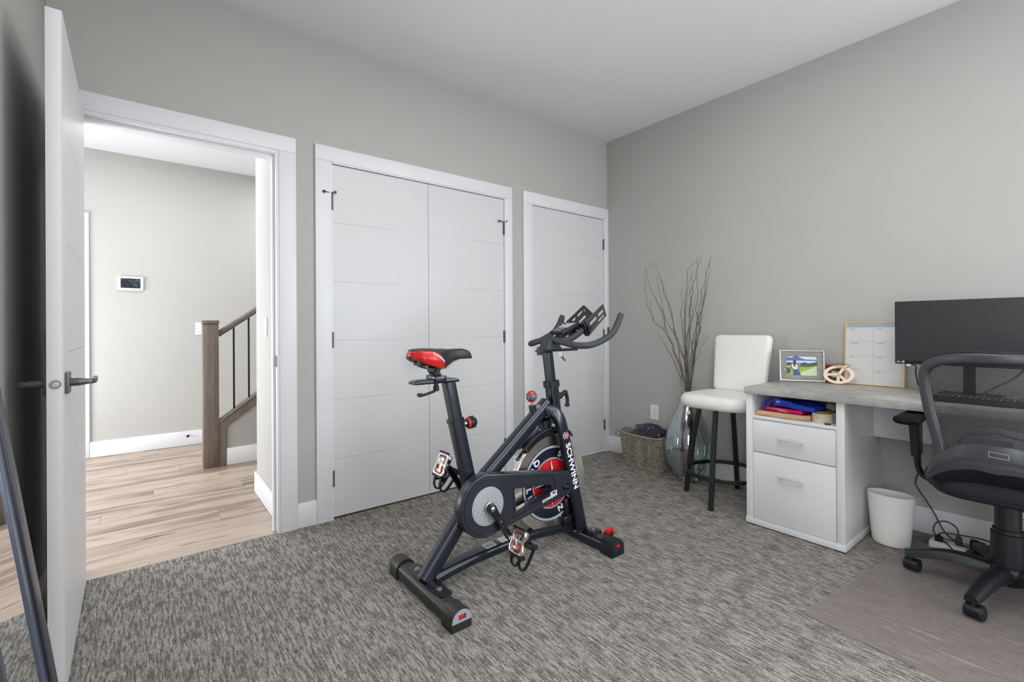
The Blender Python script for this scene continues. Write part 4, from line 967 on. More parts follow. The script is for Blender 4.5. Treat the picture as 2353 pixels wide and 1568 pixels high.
b = nb(); tube(b, catmull([P(1.80, 1.112, .074), P(1.792, 1.118, .094), P(1.792, 1.136, .104), P(1.802, 1.147, .106)], 5), .0045, 8); obj('holder_hook', b, 'plast', hold)
b = nb(); sweep(b, [P(1.80, 1.067, -.205), P(1.80, 1.098, -.205)], rrect(.010, .008, .002), side=(0, 1, 0)); obj('cable_stub', b, 'plast', bk)
# ------------------------------------------------------------------ leaning floor mirror
TH = 0.12928; mx_ = V(-math.sin(TH), 0, math.cos(TH)); mn_ = V(math.cos(TH), 0, math.sin(TH)); mo = V(-0.1377, 0, 0)   # front plane passes mo, up along mx_
def MQ(y, u, d=0.0): return mo + V(0, y, 0) + mx_ * u + mn_ * d
mr = thing('leaning_mirror', 'tall dark navy framed mirror leaning against the left wall in front of the open door', 'mirror', (-0.13, 1.385, 0))
Y0, Y1, U0, U1 = 1.17, 1.605, 0.020, 1.46
def mbar(ya, yb, ua, ub, d0, d1, bev):
    t = nb(); box(t, ua, ub, ya, yb, d0, d1, bev); t.transform(Matrix(((mx_.x, 0, mn_.x, mo.x), (0, 1, 0, 0), (mx_.z, 0, mn_.z, mo.z), (0, 0, 0, 1)))); return t
M['navyfr'] = pbr('dark_navy_frame', rgb(38, 42, 56), 0.32, 0.3, coat=0.1)
W1 = .062
for a in ((Y0, Y0 + W1, U0, U1), (Y1 - W1, Y1, U0, U1), (Y0 + W1, Y1 - W1, U0, U0 + W1), (Y0 + W1, Y1 - W1, U1 - W1, U1)):
    obj('frame_rail', mbar(a[0], a[1], a[2], a[3], -.022, 0, .004), 'navyfr', mr)
W2 = .048
bd = nb()
for a in ((Y0 + W1 - .001, Y0 + W1 + W2 * .8, U0 + W1, U1 - W1), (Y1 - W1 - W2, Y1 - W1 + .001, U0 + W1, U1 - W1), (Y0 + W1, Y1 - W1, U0 + W1 - .001, U0 + W1 + W2), (Y0 + W1, Y1 - W1, U1 - W1 - W2, U1 - W1 + .001)):
    addm(bd, mbar(a[0], a[1], a[2], a[3], -.020, -.0045, .005))
M['navybead'] = pbr('blue_grey_bead', rgb(92, 104, 124), 0.28, 0.5, coat=0.1)
obj('inner_bead', bd, 'navybead', mr, label='lighter blue-grey inner bead')
obj('mirror_glass', mbar(Y0 + .05, Y1 - .05, U0 + .05, U1 - .05, -.018, -.0085, 0), 'mirror', mr, ang=0)

# ------------------------------------------------------------------ wicker basket with cloth
wbk = thing('wicker_basket', 'grey wicker basket with ring handles standing against the right wall by the corner', 'basket', (3.105, 2.26, 0))
def bpath(z, n=96):
    t = z / .25; hl = .182 + .032 * t; hw = .080 + .018 * t; e = 3.6; out = []
    for i in range(n):
        a = 2 * PI * i / n; c, s = math.cos(a), math.sin(a)
        out.append((3.105 + hw * math.copysign(abs(c) ** (2 / e), c), 2.26 + hl * math.copysign(abs(s) ** (2 / e), s), a))
    return out
def rimz(a): return 0.246 + .018 * abs(math.sin(a)) ** 3
NS = 24
b = nb(); rowsn = 36
for k in range(rowsn):
    z = .006 + .0064 * k; pts_ = []
    for x, y, a in bpath(z, 120):
        wv = .0046 * math.sin(a * NS / 2 + (k % 2) * PI); zz = z * rimz(a) / .238
        dx, dy = x - 3.105, y - 2.26; ll = math.hypot(dx, dy)
        pts_.append((x + dx / ll * wv, y + dy / ll * wv, zz))
    tube(b, pts_, .0031, 5, closed=True)
o_ = obj('woven_wall', b, 'wicker', wbk, ang=60); o_['kind'] = 'stuff'
b = nb()
for k in range(NS):
    a = 2 * PI * (k + .5) / NS; pp = []
    for z in (0, .06, .12, .18, .236):
        q = min(bpath(z, 180), key=lambda r: abs(r[2] - a)); pp.append((q[0], q[1], z * rimz(a) / .238 + .003))
    tube(b, pp, .0022, 5)
o_ = obj('stakes', b, 'wicker', wbk); o_['kind'] = 'stuff'
b = nb()
for s_, r_ in ((0, .005), (2.1, .0045), (4.2, .0045)):
    pts_ = []
    for x, y, a in bpath(.238, 144):
        ph = a * 22 + s_; dx, dy = x - 3.105, y - 2.26; ll = math.hypot(dx, dy); q = .0055 * math.cos(ph)
        pts_.append((x + dx / ll * q, y + dy / ll * q, rimz(a) + .004 + .005 * math.sin(ph)))
    tube(b, pts_, r_, 6, closed=True)
for s_ in (0, PI):
    pts_ = [(x + (x - 3.105) * .03, y, .008 + .004 * math.sin(a * 24 + s_)) for x, y, a in bpath(.0, 120)]
    tube(b, pts_, .0045, 6, closed=True)
obj('braided_rim', b, 'wicker', wbk, ang=60)
for sg in (-1, 1):
    b = nb(); yc2 = 2.26 + sg * .236
    for s_ in (0, PI): tube(b, [(3.060 + .002 * math.cos(5 * t + s_), yc2 + .028 * math.cos(t) + .002 * math.sin(5 * t + s_), .232 + .024 * math.sin(t)) for t in [2 * PI * i / 28 for i in range(28)]], .0042, 6, closed=True)
    obj('ring_handle', b, 'wicker', wbk, ang=60)
b = nb(); pl_ = [(x, y) for x, y, a in bpath(0.02, 40)]
b.faces.new([b.verts.new((3.105 + (x - 3.105) * .95, 2.26 + (y - 2.26) * .97, .008)) for x, y in pl_]); obj('base', b, 'wicker', wbk, ang=0)
def lump(c, rx, ry, rz, seed, amp=.2, flatz=None, u=64, v=40, fr=3.5):
    from mathutils import noise
    t = bmesh.new(); bmesh.ops.create_uvsphere(t, u_segments=u, v_segments=v, radius=1.0)
    for q in t.verts:
        d = q.co.normalized(); s_ = V(seed, seed * 2, 0)
        n1 = noise.noise(d * fr + s_); n2 = abs(noise.noise(d * fr * 1.9 + s_ * 3)); n3 = noise.noise(d * fr * 4 + s_)
        r = 1 + amp * (n1 * .8 - n2 * 1.2 + .35 + n3 * .3)
        q.co = V(c[0] + d.x * rx * r, c[1] + d.y * ry * r, c[2] + d.z * rz * r)
        if flatz is not None and q.co.z < flatz: q.co.z = flatz
    return t
solo('folded_cloth', lump((3.105, 2.225, .235), .074, .165, .105, 4.4, .20, .13, fr=2.0), 'satin', 'crumpled dark navy satin cloth heaped in the wicker basket', 'cloth', (3.11, 2.24, .13), ang=80)

# ------------------------------------------------------------------ vase with branches
VC = (3.068, 1.872)
vs = thing('floor_vase', 'large tinted mirrored glass floor vase behind the white bar stool', 'vase', (VC[0], VC[1], 0))
prof = [(0, .004), (.066, .004), (.072, .010), (.078, .022), (.108, .062), (.140, .115), (.158, .175), (.164, .235), (.158, .300), (.140, .370), (.111, .440), (.080, .505), (.059, .555), (.049, .590), (.046, .610), (.052, .622)]
pr = []
P3 = catmull([V(r, z, 0) for r, z in prof[3:]], 4)
b = nb(); lathe(b, prof[:3] + [(q.x, q.y) for q in P3], (VC[0], VC[1], 0), n=64); obj('vase_body', b, 'vase', vs, ang=60)
b = nb(); lathe(b, [(0, 0), (.072, 0), (.0735, .004), (.072, .009), (0, .009)], (VC[0], VC[1], 0), n=40); obj('vase_foot', b, 'vase', vs)
b = nb(); pz = V(VC[0], VC[1], 0) + V(-.62, -.40, 0).normalized() * .105 + V(0, 0, .50)
nn_ = V(-.80, -.28, .32).normalized(); X_ = V(.33, -.94, 0); X_ = (X_ - nn_ * X_.dot(nn_)).normalized(); Y_ = nn_.cross(X_)
plate(b, arc(0, 0, .0145, 0, 345, 22), [], pz + nn_ * .0, X_, Y_, .001); tg = obj('price_tag', b, 'paper', vs, label='round white paper sticker')
b = nb(); text(b, 'vase', pz + nn_ * .0008 - Y_ * .003, X_, Y_, .009, .0004, 0, 1, 'CENTER') if False else box(b, -.007, .007, -.0012, .0012, -.0003, .0003, mat=frame_m(pz + nn_ * .0008, X_, Y_)); obj('tag_print', b, 'printgrey', tg, ang=0)
BR=[[(3.07,1.885,0.627),(3.067,1.92,0.726),(3.064,1.925,0.815),(3.062,1.977,0.895),(3.059,1.994,0.978),(3.057,2.052,1.068),(3.056,2.087,1.097),(3.055,2.14,1.136),(3.053,2.168,1.205),(3.051,2.196,1.257),(3.048,2.214,1.381),(3.045,2.218,1.469),(3.043,2.201,1.533),(3.042,2.157,1.572)],
[(3.07,1.881,0.627),(3.063,1.91,0.748),(3.057,1.951,0.862),(3.053,1.979,0.951),(3.048,2.022,1.04),(3.042,2.049,1.16),(3.036,2.093,1.27),(3.032,2.131,1.354),(3.029,2.162,1.413),(3.024,2.183,1.508),(3.021,2.198,1.574)],
[(3.07,1.878,0.628),(3.069,1.891,0.83),(3.069,1.935,0.931),(3.069,1.965,1.02),(3.069,2.012,1.089),(3.069,2.059,1.174),(3.068,2.091,1.239),(3.068,2.111,1.268),(3.068,2.14,1.32)],
[(3.07,1.878,0.628),(3.06,1.927,0.842),(3.055,1.934,0.966),(3.051,1.965,1.062),(3.047,1.977,1.144),(3.042,2.009,1.256),(3.038,2.045,1.349),(3.036,2.047,1.398),(3.032,2.088,1.5),(3.031,2.095,1.536),(3.028,2.139,1.593)],
[(3.07,1.879,0.628),(3.056,1.89,0.865),(3.048,1.944,1.0),(3.042,1.963,1.089),(3.036,1.978,1.193),(3.031,2.001,1.283),(3.025,2.036,1.383),(3.022,2.049,1.446)],
[(3.07,1.889,0.627),(3.07,1.93,0.725),(3.07,1.96,0.792),(3.07,1.99,0.859),(3.069,2.029,0.921),(3.069,2.077,0.99),(3.069,2.11,1.032),(3.069,2.139,1.048)],
[(3.057,2.056,1.068),(3.054,2.053,1.16),(3.051,2.067,1.259),(3.049,2.081,1.337),(3.047,2.095,1.409),(3.045,2.11,1.474)],
[(3.054,2.14,1.147),(3.053,2.168,1.205),(3.05,2.174,1.296)],
[(3.07,1.881,0.627),(3.086,1.9,0.884),(3.092,1.915,0.986),(3.096,1.928,1.054),(3.102,1.939,1.158),(3.105,1.948,1.2),(3.108,1.934,1.255),(3.114,1.947,1.346),(3.116,1.938,1.387)],
[(3.07,1.87,0.628),(3.062,1.882,0.885),(3.058,1.883,0.987),(3.054,1.887,1.102),(3.051,1.876,1.21),(3.048,1.863,1.291),(3.046,1.861,1.358),(3.042,1.854,1.478),(3.04,1.824,1.522),(3.039,1.78,1.553),(3.038,1.775,1.579)],
[(3.07,1.87,0.628),(3.077,1.883,0.953),(3.079,1.873,1.055),(3.081,1.862,1.136),(3.083,1.852,1.251),(3.086,1.841,1.345),(3.087,1.838,1.398),(3.088,1.816,1.451),(3.089,1.802,1.523),(3.09,1.781,1.561),(3.091,1.781,1.601)],
[(3.07,1.867,0.629),(3.064,1.868,0.886),(3.061,1.854,1.021),(3.058,1.848,1.156),(3.056,1.85,1.223),(3.054,1.83,1.289),(3.053,1.844,1.337),(3.053,1.825,1.369),(3.051,1.823,1.449),(3.049,1.822,1.502)],
[(3.07,1.863,0.629),(3.062,1.849,0.82),(3.057,1.83,0.955),(3.053,1.846,1.035),(3.048,1.824,1.155),(3.047,1.812,1.182),(3.044,1.828,1.249),(3.04,1.835,1.356),(3.037,1.837,1.409),(3.036,1.814,1.454)],
[(3.07,1.859,0.63),(3.058,1.832,0.854),(3.051,1.798,0.989),(3.045,1.786,1.102),(3.041,1.78,1.168),(3.038,1.789,1.221),(3.033,1.767,1.312),(3.028,1.771,1.404),(3.024,1.771,1.482),(3.022,1.759,1.513),(3.02,1.768,1.56)],
[(3.07,1.856,0.63),(3.062,1.827,0.854),(3.057,1.801,1.022),(3.053,1.787,1.122),(3.05,1.778,1.207),(3.047,1.751,1.298),(3.045,1.746,1.35),(3.043,1.72,1.4),(3.04,1.707,1.477),(3.039,1.689,1.514),(3.037,1.674,1.576)],
[(3.07,1.852,0.63),(3.093,1.831,0.886),(3.102,1.813,0.988),(3.111,1.804,1.088),(3.117,1.814,1.156),(3.123,1.795,1.222),(3.133,1.775,1.329),(3.139,1.774,1.396),(3.148,1.764,1.497),(3.153,1.742,1.555)],
[(3.07,1.848,0.631),(3.092,1.823,0.941),(3.101,1.798,1.055),(3.108,1.787,1.155),(3.116,1.773,1.262),(3.125,1.752,1.387),(3.133,1.735,1.486),(3.136,1.743,1.534)],
[(3.07,1.852,0.63),(3.086,1.834,0.866),(3.092,1.852,0.953),(3.099,1.833,1.055),(3.103,1.813,1.115),(3.109,1.794,1.195),(3.116,1.766,1.301),(3.12,1.746,1.36)],
[(3.07,1.848,0.631),(3.084,1.826,0.833),(3.088,1.792,0.902),(3.091,1.786,0.942),(3.096,1.735,1.009),(3.098,1.734,1.042)],
[(3.07,1.863,0.629),(3.063,1.864,0.819),(3.058,1.871,0.954),(3.053,1.857,1.075),(3.049,1.817,1.189),(3.044,1.791,1.323)],
[(3.07,1.87,0.628),(3.067,1.893,0.817),(3.063,1.885,1.021),(3.061,1.884,1.123),(3.058,1.884,1.292),(3.057,1.868,1.359),(3.057,1.875,1.373)],
[(3.07,1.844,0.631),(3.075,1.843,0.752),(3.079,1.822,0.867),(3.085,1.81,1.021),(3.088,1.79,1.122),(3.093,1.771,1.248),(3.096,1.733,1.332)],
[(3.071,1.841,0.652),(3.072,1.813,0.671)],
[(3.07,1.885,0.627),(3.074,1.933,0.677),(3.077,1.927,0.718),(3.08,1.921,0.759)]]
brn = thing('twig_bundle', 'bundle of thin bare curly twigs standing in the glass floor vase', 'twigs', (VC[0], VC[1], .02))
random.seed(11)
for i, L in enumerate(BR):
    pts_ = [Vector(p_) for p_ in L]
    if i not in (6, 7, 22, 23):
        a = random.uniform(0, 2 * PI); r_ = random.uniform(.01, .05); bx_ = V(VC[0] + r_ * math.cos(a), VC[1] + r_ * math.sin(a), .022)
        q = pts_[0]; pts_[0] = V(VC[0] + (q.x - VC[0]) * .5, VC[1] + (q.y - VC[1]) * .8, q.z)
        pts_ = [bx_, bx_.lerp(pts_[0], .5) + V(random.uniform(-.02, .02), random.uniform(-.02, .02), 0)] + pts_
    pts_ = catmull(pts_, 4); pts_ = [q if (j in (0, len(pts_) - 1) or q.z < .62) else q + V(random.uniform(-.0025, .0025), random.uniform(-.0035, .0035), random.uniform(-.002, .002)) for j, q in enumerate(pts_)]; n_ = len(pts_); zz = pts_[-1].z; r0 = .0036 if len(L) > 6 else .0022
    b = nb(); tube(b, pts_, 1.0, 6, scales=[max(.0010, r0 * (1 - .78 * (j / (n_ - 1)))) for j in range(n_)])
    obj('twig', b, 'twig', brn, ang=60)
M['stemin'] = pbr('inner_stem_bark', rgb(128, 88, 62), .6, var=.35, vs=40)
for k in range(9):
    a0 = 2 * PI * k / 9; r0 = random.uniform(.02, .05)
    b = nb(); tube(b, catmull([(VC[0] + r0 * math.cos(a0), VC[1] + r0 * math.sin(a0), .014), (VC[0] + r0 * 1.1 * math.cos(a0 + .4), VC[1] + r0 * 1.1 * math.sin(a0 + .4), .2), (VC[0] + r0 * .8 * math.cos(a0 + .2), VC[1] + r0 * .8 * math.sin(a0 + .2), .4), (VC[0] + .022 * math.cos(a0), VC[1] + .022 * math.sin(a0), .60)], 6), .0048, 6)
    obj('twig', b, 'stemin', brn, ang=60)
for k in range(5):
    a0 = random.uniform(0, 6)
    b = nb(); tube(b, catmull([(VC[0] + .045 * math.cos(a0 + t), VC[1] + .045 * math.sin(a0 + t), .03 + .02 * math.sin(t * 1.7 + k)) for t in (0, .6, 1.2, 1.9, 2.5)], 4), .0018, 5); obj('twig', b, 'cord', brn, ang=60)

# ------------------------------------------------------------------ bar stool
sx_, sy_ = 2.902, 1.517
stl = thing('bar_stool', 'white upholstered bar stool with black metal legs between the vase and the desk', 'stool', (sx_, sy_, 0))
def cushion(x0, x1, y0, y1, z0, z1, r, rr, n=8, dome=.006):
    """rounded rectangular pad built from stacked outlines"""
    w_, d_ = (x1 - x0), (y1 - y0); cx2, cy2 = (x0 + x1) / 2, (y0 + y1) / 2; b = nb(); rings = []
    hz = (z1 - z0) / 2; lv = [(-PI / 2 + PI * i / n) for i in range(n + 1)]
    for t in lv:
        ins = rr * (1 - math.cos(t)); z = (z0 + z1) / 2 + hz * math.sin(t)
        rings.append([b.verts.new((cx2 + u, cy2 + v, z)) for u, v in rrect(w_ - 2 * ins, d_ - 2 * ins, max(.01, r - ins * .6), 6)])
    k = len(rings[0])
    for a, c in zip(rings, rings[1:]):
        for i in range(k): b.faces.new((a[i], a[(i + 1) % k], c[(i + 1) % k], c[i]))
    b.faces.new(rings[0][::-1])
    last = rings[-1]; prev = last
    for f, dz in ((.75, dome * .6), (.4, dome * .95), (.12, dome)):
        cur = [b.verts.new((cx2 + (q.co.x - cx2) * f, cy2 + (q.co.y - cy2) * f, z1 + dz)) for q in last]
        for i in range(k): b.faces.new((prev[i], prev[(i + 1) % k], cur[(i + 1) % k], cur[i]))
        prev = cur
    b.faces.new(prev); return b
obj('seat', cushion(sx_ - .222, sx_ + .200, sy_ - .216, sy_ + .216, .588, .672, .105, .030), 'leather', stl, ang=60)
# backrest: leaning padded slab
b = cushion(-.192, .192, -.186, .186, -.031, .031, .034, .030, n=8, dome=.004)
for v_ in b.verts:
    u, w_, t_z = v_.co; f_ = (u + .192) / .384
    v_.co = V(sx_ + .196 + .062 * f_ - t_z * .98, sy_ + .002 + w_ * (.93 + .10 * f_), .660 + .380 * f_ + t_z * .15 * 0)
obj('backrest', b, 'leather', stl, ang=60)
LG = [(2.852, 1.754), (2.660, 1.477), (3.147, 1.557), (2.955, 1.280)]
for x, y in LG:
    tx_, ty_ = sx_ + (x - sx_) * .50, sy_ + (y - sy_) * .50
    mxx, myy = sx_ + (x - sx_) * .93, sy_ + (y - sy_) * .93
    b = nb(); rd = V(x - sx_, y - sy_, 0).normalized(); sweep(b, catmull([(sx_ + (x - sx_) * .60, sy_ + (y - sy_) * .60, .600), (sx_ + (x - sx_) * .74, sy_ + (y - sy_) * .74, .44), (sx_ + (x - sx_) * .90, sy_ + (y - sy_) * .90, .20), (x, y, .003)], 5), rrect(.026, .026, .002, 1), side=(-rd.y, rd.x, 0))
    g_ = obj('leg', b, 'blkmetal', stl); b = nb(); box(b, -.0145, .0145, -.0145, .0145, 0, .006, .001, mat=frame_m((x, y, 0), rd, V(-rd.y, rd.x, 0))); obj('foot_pad', b, 'plast', g_)
b = nb(); rr_ = .905 * math.hypot(LG[1][0] - sx_, LG[1][1] - sy_) * 1.02
sweep(b, [(sx_ + rr_ * math.cos(2 * PI * i / 64), sy_ + rr_ * math.sin(2 * PI * i / 64), .175) for i in range(64)], rrect(.010, .024, .002, 1), side=[V(math.cos(2 * PI * i / 64), math.sin(2 * PI * i / 64), 0) for i in range(64)], closed=True)
obj('foot_ring', b, 'blkmetal', stl)
b = nb(); cyl(b, (sx_, sy_, .570), (sx_, sy_, .598), .09, 32); box(b, sx_ - .15, sx_ + .15, sy_ - .15, sy_ + .15, .588, .600, .004); obj('swivel_plate', b, 'blkmetal', stl)

# ------------------------------------------------------------------ desk
DX0, DX1, DY0, DY1, DZ = 2.630, 3.236, -0.62, 1.262, 0.762
dk = thing('desk', 'white desk with grey concrete-look top and drawer cabinet against the right wall', 'desk', (2.94, 0.4, 0))
obj('desktop', bx(DX0, DX1, DY0, DY1, DZ - .036, DZ, .0015), 'concrete', dk)
cy0, cy1, cx0 = .791, 1.264 - .004, 2.650
cb = obj('cabinet_side', bx(cx0, 3.225, cy1 - .035, cy1, .038, DZ - .0365, .001), 'melamine', dk)
obj('cabinet_side', bx(cx0, 3.225, cy0, cy0 + .035, .038, DZ - .0365, .001), 'melamine', dk)
obj('cabinet_plinth', bx(cx0 - .002, 3.225, cy0 - .003, cy1 + .003, .006, .038, .001), 'melamine', dk)
obj('cabinet_back', bx(3.205, 3.225, cy0 + .035, cy1 - .035, .038, DZ - .0365), 'melamine', dk, ang=0)
obj('shelf', bx(cx0 + .002, 3.205, cy0 + .035, cy1 - .035, .588, .606, .001), 'melamine', dk)
b = nb(); box(b, cx0 + .02, 3.2, cy0 + .035, cy1 - .035, .0385, .042); obj('cabinet_floor', b, 'melamine', dk, ang=0)
for za, zb, hz in ((.4095, .5850, .500), (.0405, .4055, .2995)):
    dr = obj('drawer', bx(cx0 + .001, cx0 + .019, cy0 + .0375, cy1 - .0375, za, zb, .0008), 'melamine', dk)
    obj('drawer_body', bx(cx0 + .019, 3.18, cy0 + .05, cy1 - .05, za + .01, zb - .01), 'dark_gap', dr, ang=0)
    b = nb(); yh0, yh1 = .966, 1.090
    box(b, cx0 - .026, cx0 - .016, yh0, yh1, hz - .0045, hz + .0045, .0012)
    for yy in (yh0 + .012, yh1 - .012): box(b, cx0 - .018, cx0 + .002, yy - .004, yy + .004, hz - .004, hz + .004)
    obj('drawer_handle', b, 'handle', dr, label='slim bright metal bar handle')
for x, y in ((2.668, 1.235), (2.668, .812), (3.2, 1.235), (3.2, .812)): obj('glide', bx(x - .018, x + .018, y - .022, y + .022, 0, .0065, .001), 'plast', dk)
obj('modesty_panel', bx(3.098, 3.114, DY0 + .04, cy0, .501, DZ - .036, .0008), 'melamine', dk)
obj('end_panel', bx(2.65, 3.225, DY0, DY0 + .035, .0, DZ - .036, .001), 'melamine', dk)

# things on the open shelf
b = nb(); plate(b, [(2.672, 1.214), (2.672, .985), (2.700, .955), (2.95, .955), (2.95, 1.214)], [[(2.694, 1.200), (2.694, .992), (2.708, .974), (2.93, .974), (2.93, 1.200)]], (0, 0, .6215), (1, 0, 0), (0, 1, 0), .023, .001)
t_ = thing('wooden_tray', 'low bamboo tray on the open cabinet shelf under the pink box', 'tray', (2.81, 1.09, .608)); obj('rim', b, 'bamboo', t_)
b = nb(); plate(b, [(2.69, 1.205), (2.69, .99), (2.704, .97), (2.935, .97), (2.935, 1.205)], [], (0, 0, .6135), (1, 0, 0), (0, 1, 0), .007); obj('tray_base', b, 'bamboo', t_, ang=0)
t_ = thing('flat_box', 'flat bright pink cardboard box lying in the bamboo tray', 'box', (2.80, 1.09, .6335))
Tm = Matrix.Translation((2.79, 1.088, .6435)) @ Matrix.Rotation(math.radians(-4), 4, 'Z')
obj('lid', box(nb(), -.085, .085, -.099, .099, -.0095, .0095, .001, mat=Tm), 'pink', t_)
b = nb(); text(b, 'studio', (0, 0, 0), (0, -1, 0), (0, 0, 1), .006) if False else None
for k in range(2): box(b, -.0858, -.0850, -.02 + k * -.012, .012 + k * .012, -.001 - k * .005, .0006 - k * .005, mat=Tm)
obj('box_print', b, 'white', t_, ang=0)
# folded blue bag with its strap loop
t_ = thing('folded_bag', 'folded blue fabric bag with a strap lying on the pink box', 'bag', (2.79, 1.08, .654))
b = nb(); gg = loft(b, lambda u, v: V(2.70 + .17 * v + .004 * math.sin(9 * u), 1.135 - .20 * u, .686 - .011 * u + .010 * math.sin(PI * min(1, u * 1.1)) + .005 * math.sin(7 * u + 3 * v)), 26, 10)
g2 = loft(b, lambda u, v: V(2.70 + .17 * v + .004 * math.sin(9 * u), 1.135 - .20 * u, .6665 - .010 * u + .003 * math.sin(6 * u)), 26, 10)
for i in range(26):
    b.faces.new((gg[i][0], gg[i + 1][0], g2[i + 1][0], g2[i][0])); b.faces.new((gg[i][10], gg[i + 1][10], g2[i + 1][10], g2[i][10]))
for j in range(10):
    b.faces.new((gg[0][j], gg[0][j + 1], g2[0][j + 1], g2[0][j])); b.faces.new((gg[26][j], gg[26][j + 1], g2[26][j + 1], g2[26][j]))
obj('bag_body', b, 'blue', t_, ang=60)
b = nb(); sweep(b, catmull([(2.698, 1.045, .684), (2.69, 1.09, .692), (2.688, 1.135, .700), (2.686, 1.168, .688), (2.684, 1.176, .662), (2.684, 1.165, .657), (2.685, 1.150, .672), (2.686, 1.132, .688), (2.688, 1.115, .694)], 5), rrect(.003, .020, .001, 1), side=(.1, 1, .2)); obj('strap', b, 'blue', t_, ang=60)
b = nb(); box(b, 2.684, 2.690, 1.096, 1.118, .684, .697, .002); obj('buckle', b, 'greyp', t_)
b = nb()
for yy in (1.03, 1.062, .995): ball(b, (2.699, yy, .683), .006, .3, 1, .8, 10, 6)
obj('bag_print', b, 'navy', t_)
def tape(x, y, lab, r=.046, h=.048):
    t_ = thing('tape_roll', lab, 'tape', (x, y, .606), 'packing tape rolls on the shelf')
    b = nb(); lathe(b, [(r * .80, 0), (r, 0), (r, h), (r * .80, h), (r * .80, 0)], (x, y, .6062), n=48); rl = obj('tape_winding', b, 'glass_tape', t_, ang=30)
    b = nb(); lathe(b, [(r * .76, 0), (r * .80, 0), (r * .80, h * .98), (r * .76, h * .98), (r * .76, 0)], (x, y, .6062), n=48); obj('tape_core', b, 'tapecore', t_, ang=30)
tape(2.722, .908, 'roll of clear packing tape on the shelf beside the bamboo tray'); tape(2.80, .877, 'second roll of clear packing tape behind the first, beside the cabinet side')
solo('work_glove', lump((2.79, .874, .683), .045, .033, .018, 5.3, .35, .656, 40, 24, 2.5), 'glove', 'crumpled pale grey cloth glove lying on the rear tape roll', 'glove', (2.79, .868, .656), ang=80)
t_ = thing('key_fob', 'small dark blue key fob with ring on the shelf before the tape', 'keys', (2.668, .862, .606))
b = nb(); ball(b, (2.668, .868, .6105), .015, .8, 1.1, .28); obj('fob', b, 'navy', t_)
b = nb(); tube(b, [(2.668 + .002 * math.sin(a), .842 + .010 * math.cos(a), .617 + .010 * math.sin(a)) for a in [2 * PI * i / 20 for i in range(20)]], .0012, 6, closed=True); tube(b, [(2.67, .835, .608), (2.662, .828, .612), (2.668, .83, .622)], .0015, 6); obj('key_ring', b, 'chrome', t_)
b = nb(); loft(b, lambda u, v: V(2.660 + .16 * v, 1.165 - .215 * u, .6068 + .0008 + .0035 * math.sin(PI * u) ** 2 * (1 - v)), 12, 4); gx = bmesh.ops.solidify(b, geom=b.faces[:], thickness=.0006)
solo('paper_sheet', b, 'paper', 'thin white paper sheet lying under the bamboo tray', 'paper', (2.74, 1.06, .607))

# things on the desktop: photo frame
t_ = thing('photo_frame', 'silver and grey photo frame with a mountain lake picture on the desk', 'picture frame', (3.135, 1.175, DZ))
fl_ = math.radians(11); F0 = V(3.065, 1.252, DZ + .0015); FX = V(.43, -.90, 0).normalized(); nh_ = V(FX.y, -FX.x, 0)
FN = nh_ * math.cos(fl_) + V(0, 0, 1) * math.sin(fl_); FY = FN.cross(FX).normalized()
if FY.z < 0: FY = -FY
FW, FH = .234, .189
def fq(u, v, d=0): return F0 + FX * u + FY * v + FN * d
def fplate(outer, holes, d, th, bev=0): b = nb(); plate(b, outer, holes, fq(0, 0, d), FX, FY, th, bev); return b
R_ = lambda a, b_, c, d: [(a, b_), (c, b_), (c, d), (a, d)]
obj('outer_frame', fplate(R_(0, 0, FW, FH), [R_(.0085, .0085, FW - .0085, FH - .0085)], .0, .016, .0015), 'steel', t_, ang=30, label='silver outer edge')
obj('inner_frame', fplate(R_(.0085, .0085, FW - .0085, FH - .0085), [R_(.038, .036, FW - .038, FH - .036)], -.002, .010, .001), 'greywood', t_, ang=30, label='grey wood moulding')
ph = obj('photograph', fplate(R_(.036, .034, FW - .036, FH - .034), [], -.004, .002), flat('photo_sky', rgb(206, 216, 222)), t_, ang=0)
PW, PH = FW - .076, FH - .072
def pp_(name, pts_, c, k):
    b = nb(); plate(b, [(.038 + x * PW, .036 + y * PH) for x, y in pts_], [], fq(0, 0, -.0028 + k * .00022), FX, FY, .0002); obj(name, b, flat('photo_' + name, c), ph, ang=0)
pp_('mountain', [(0, .76), (0, .97), (.08, .93), (.2, .92), (.26, 1), (.36, 1), (.5, .9), (.65, .84), (.85, .84), (1, .82), (1, .76)], rgb(70, 104, 170), 0)
pp_('lake', [(0, .62), (0, .765), (1, .775), (1, .68)], rgb(190, 206, 224), 1)
pp_('shore', [(0, .50), (0, .66), (.10, .69), (.2, .65), (.45, .63), (.62, .70), (.72, .64), (.9, .68), (1, .74), (1, .40), (.5, .45)], rgb(66, 84, 58), 2)
pp_('lawn', [(0, 0), (0, .46), (.3, .42), (.75, .46), (1, .52), (1, 0)], rgb(150, 170, 54), 3)
pp_('path', [(.25, 0), (1, .50), (1, 0)], rgb(182, 208, 170), 4)
pp_('shrub', [(0, .10), (0, .40), (.1, .38), (.15, .22), (.08, .08)], rgb(58, 84, 60), 5)
pp_('skirt', [(.22, 0), (.22, .32), (.38, .34), (.48, 0)], rgb(50, 82, 150), 6)
pp_('shirt', [(.14, .50), (.20, .60), (.33, .60), (.38, .52), (.36, .32), (.22, .32), (.20, .42)], rgb(208, 214, 226), 7)
pp_('arm', [(.13, .36), (.15, .50), (.18, .50), (.17, .38), (.24, .33), (.22, .30)], rgb(120, 84, 70), 8)
pp_('hair', [(.22, .74), (.25, .79), (.30, .79), (.33, .72), (.31, .55), (.27, .40), (.23, .56)], rgb(66, 52, 50), 8)
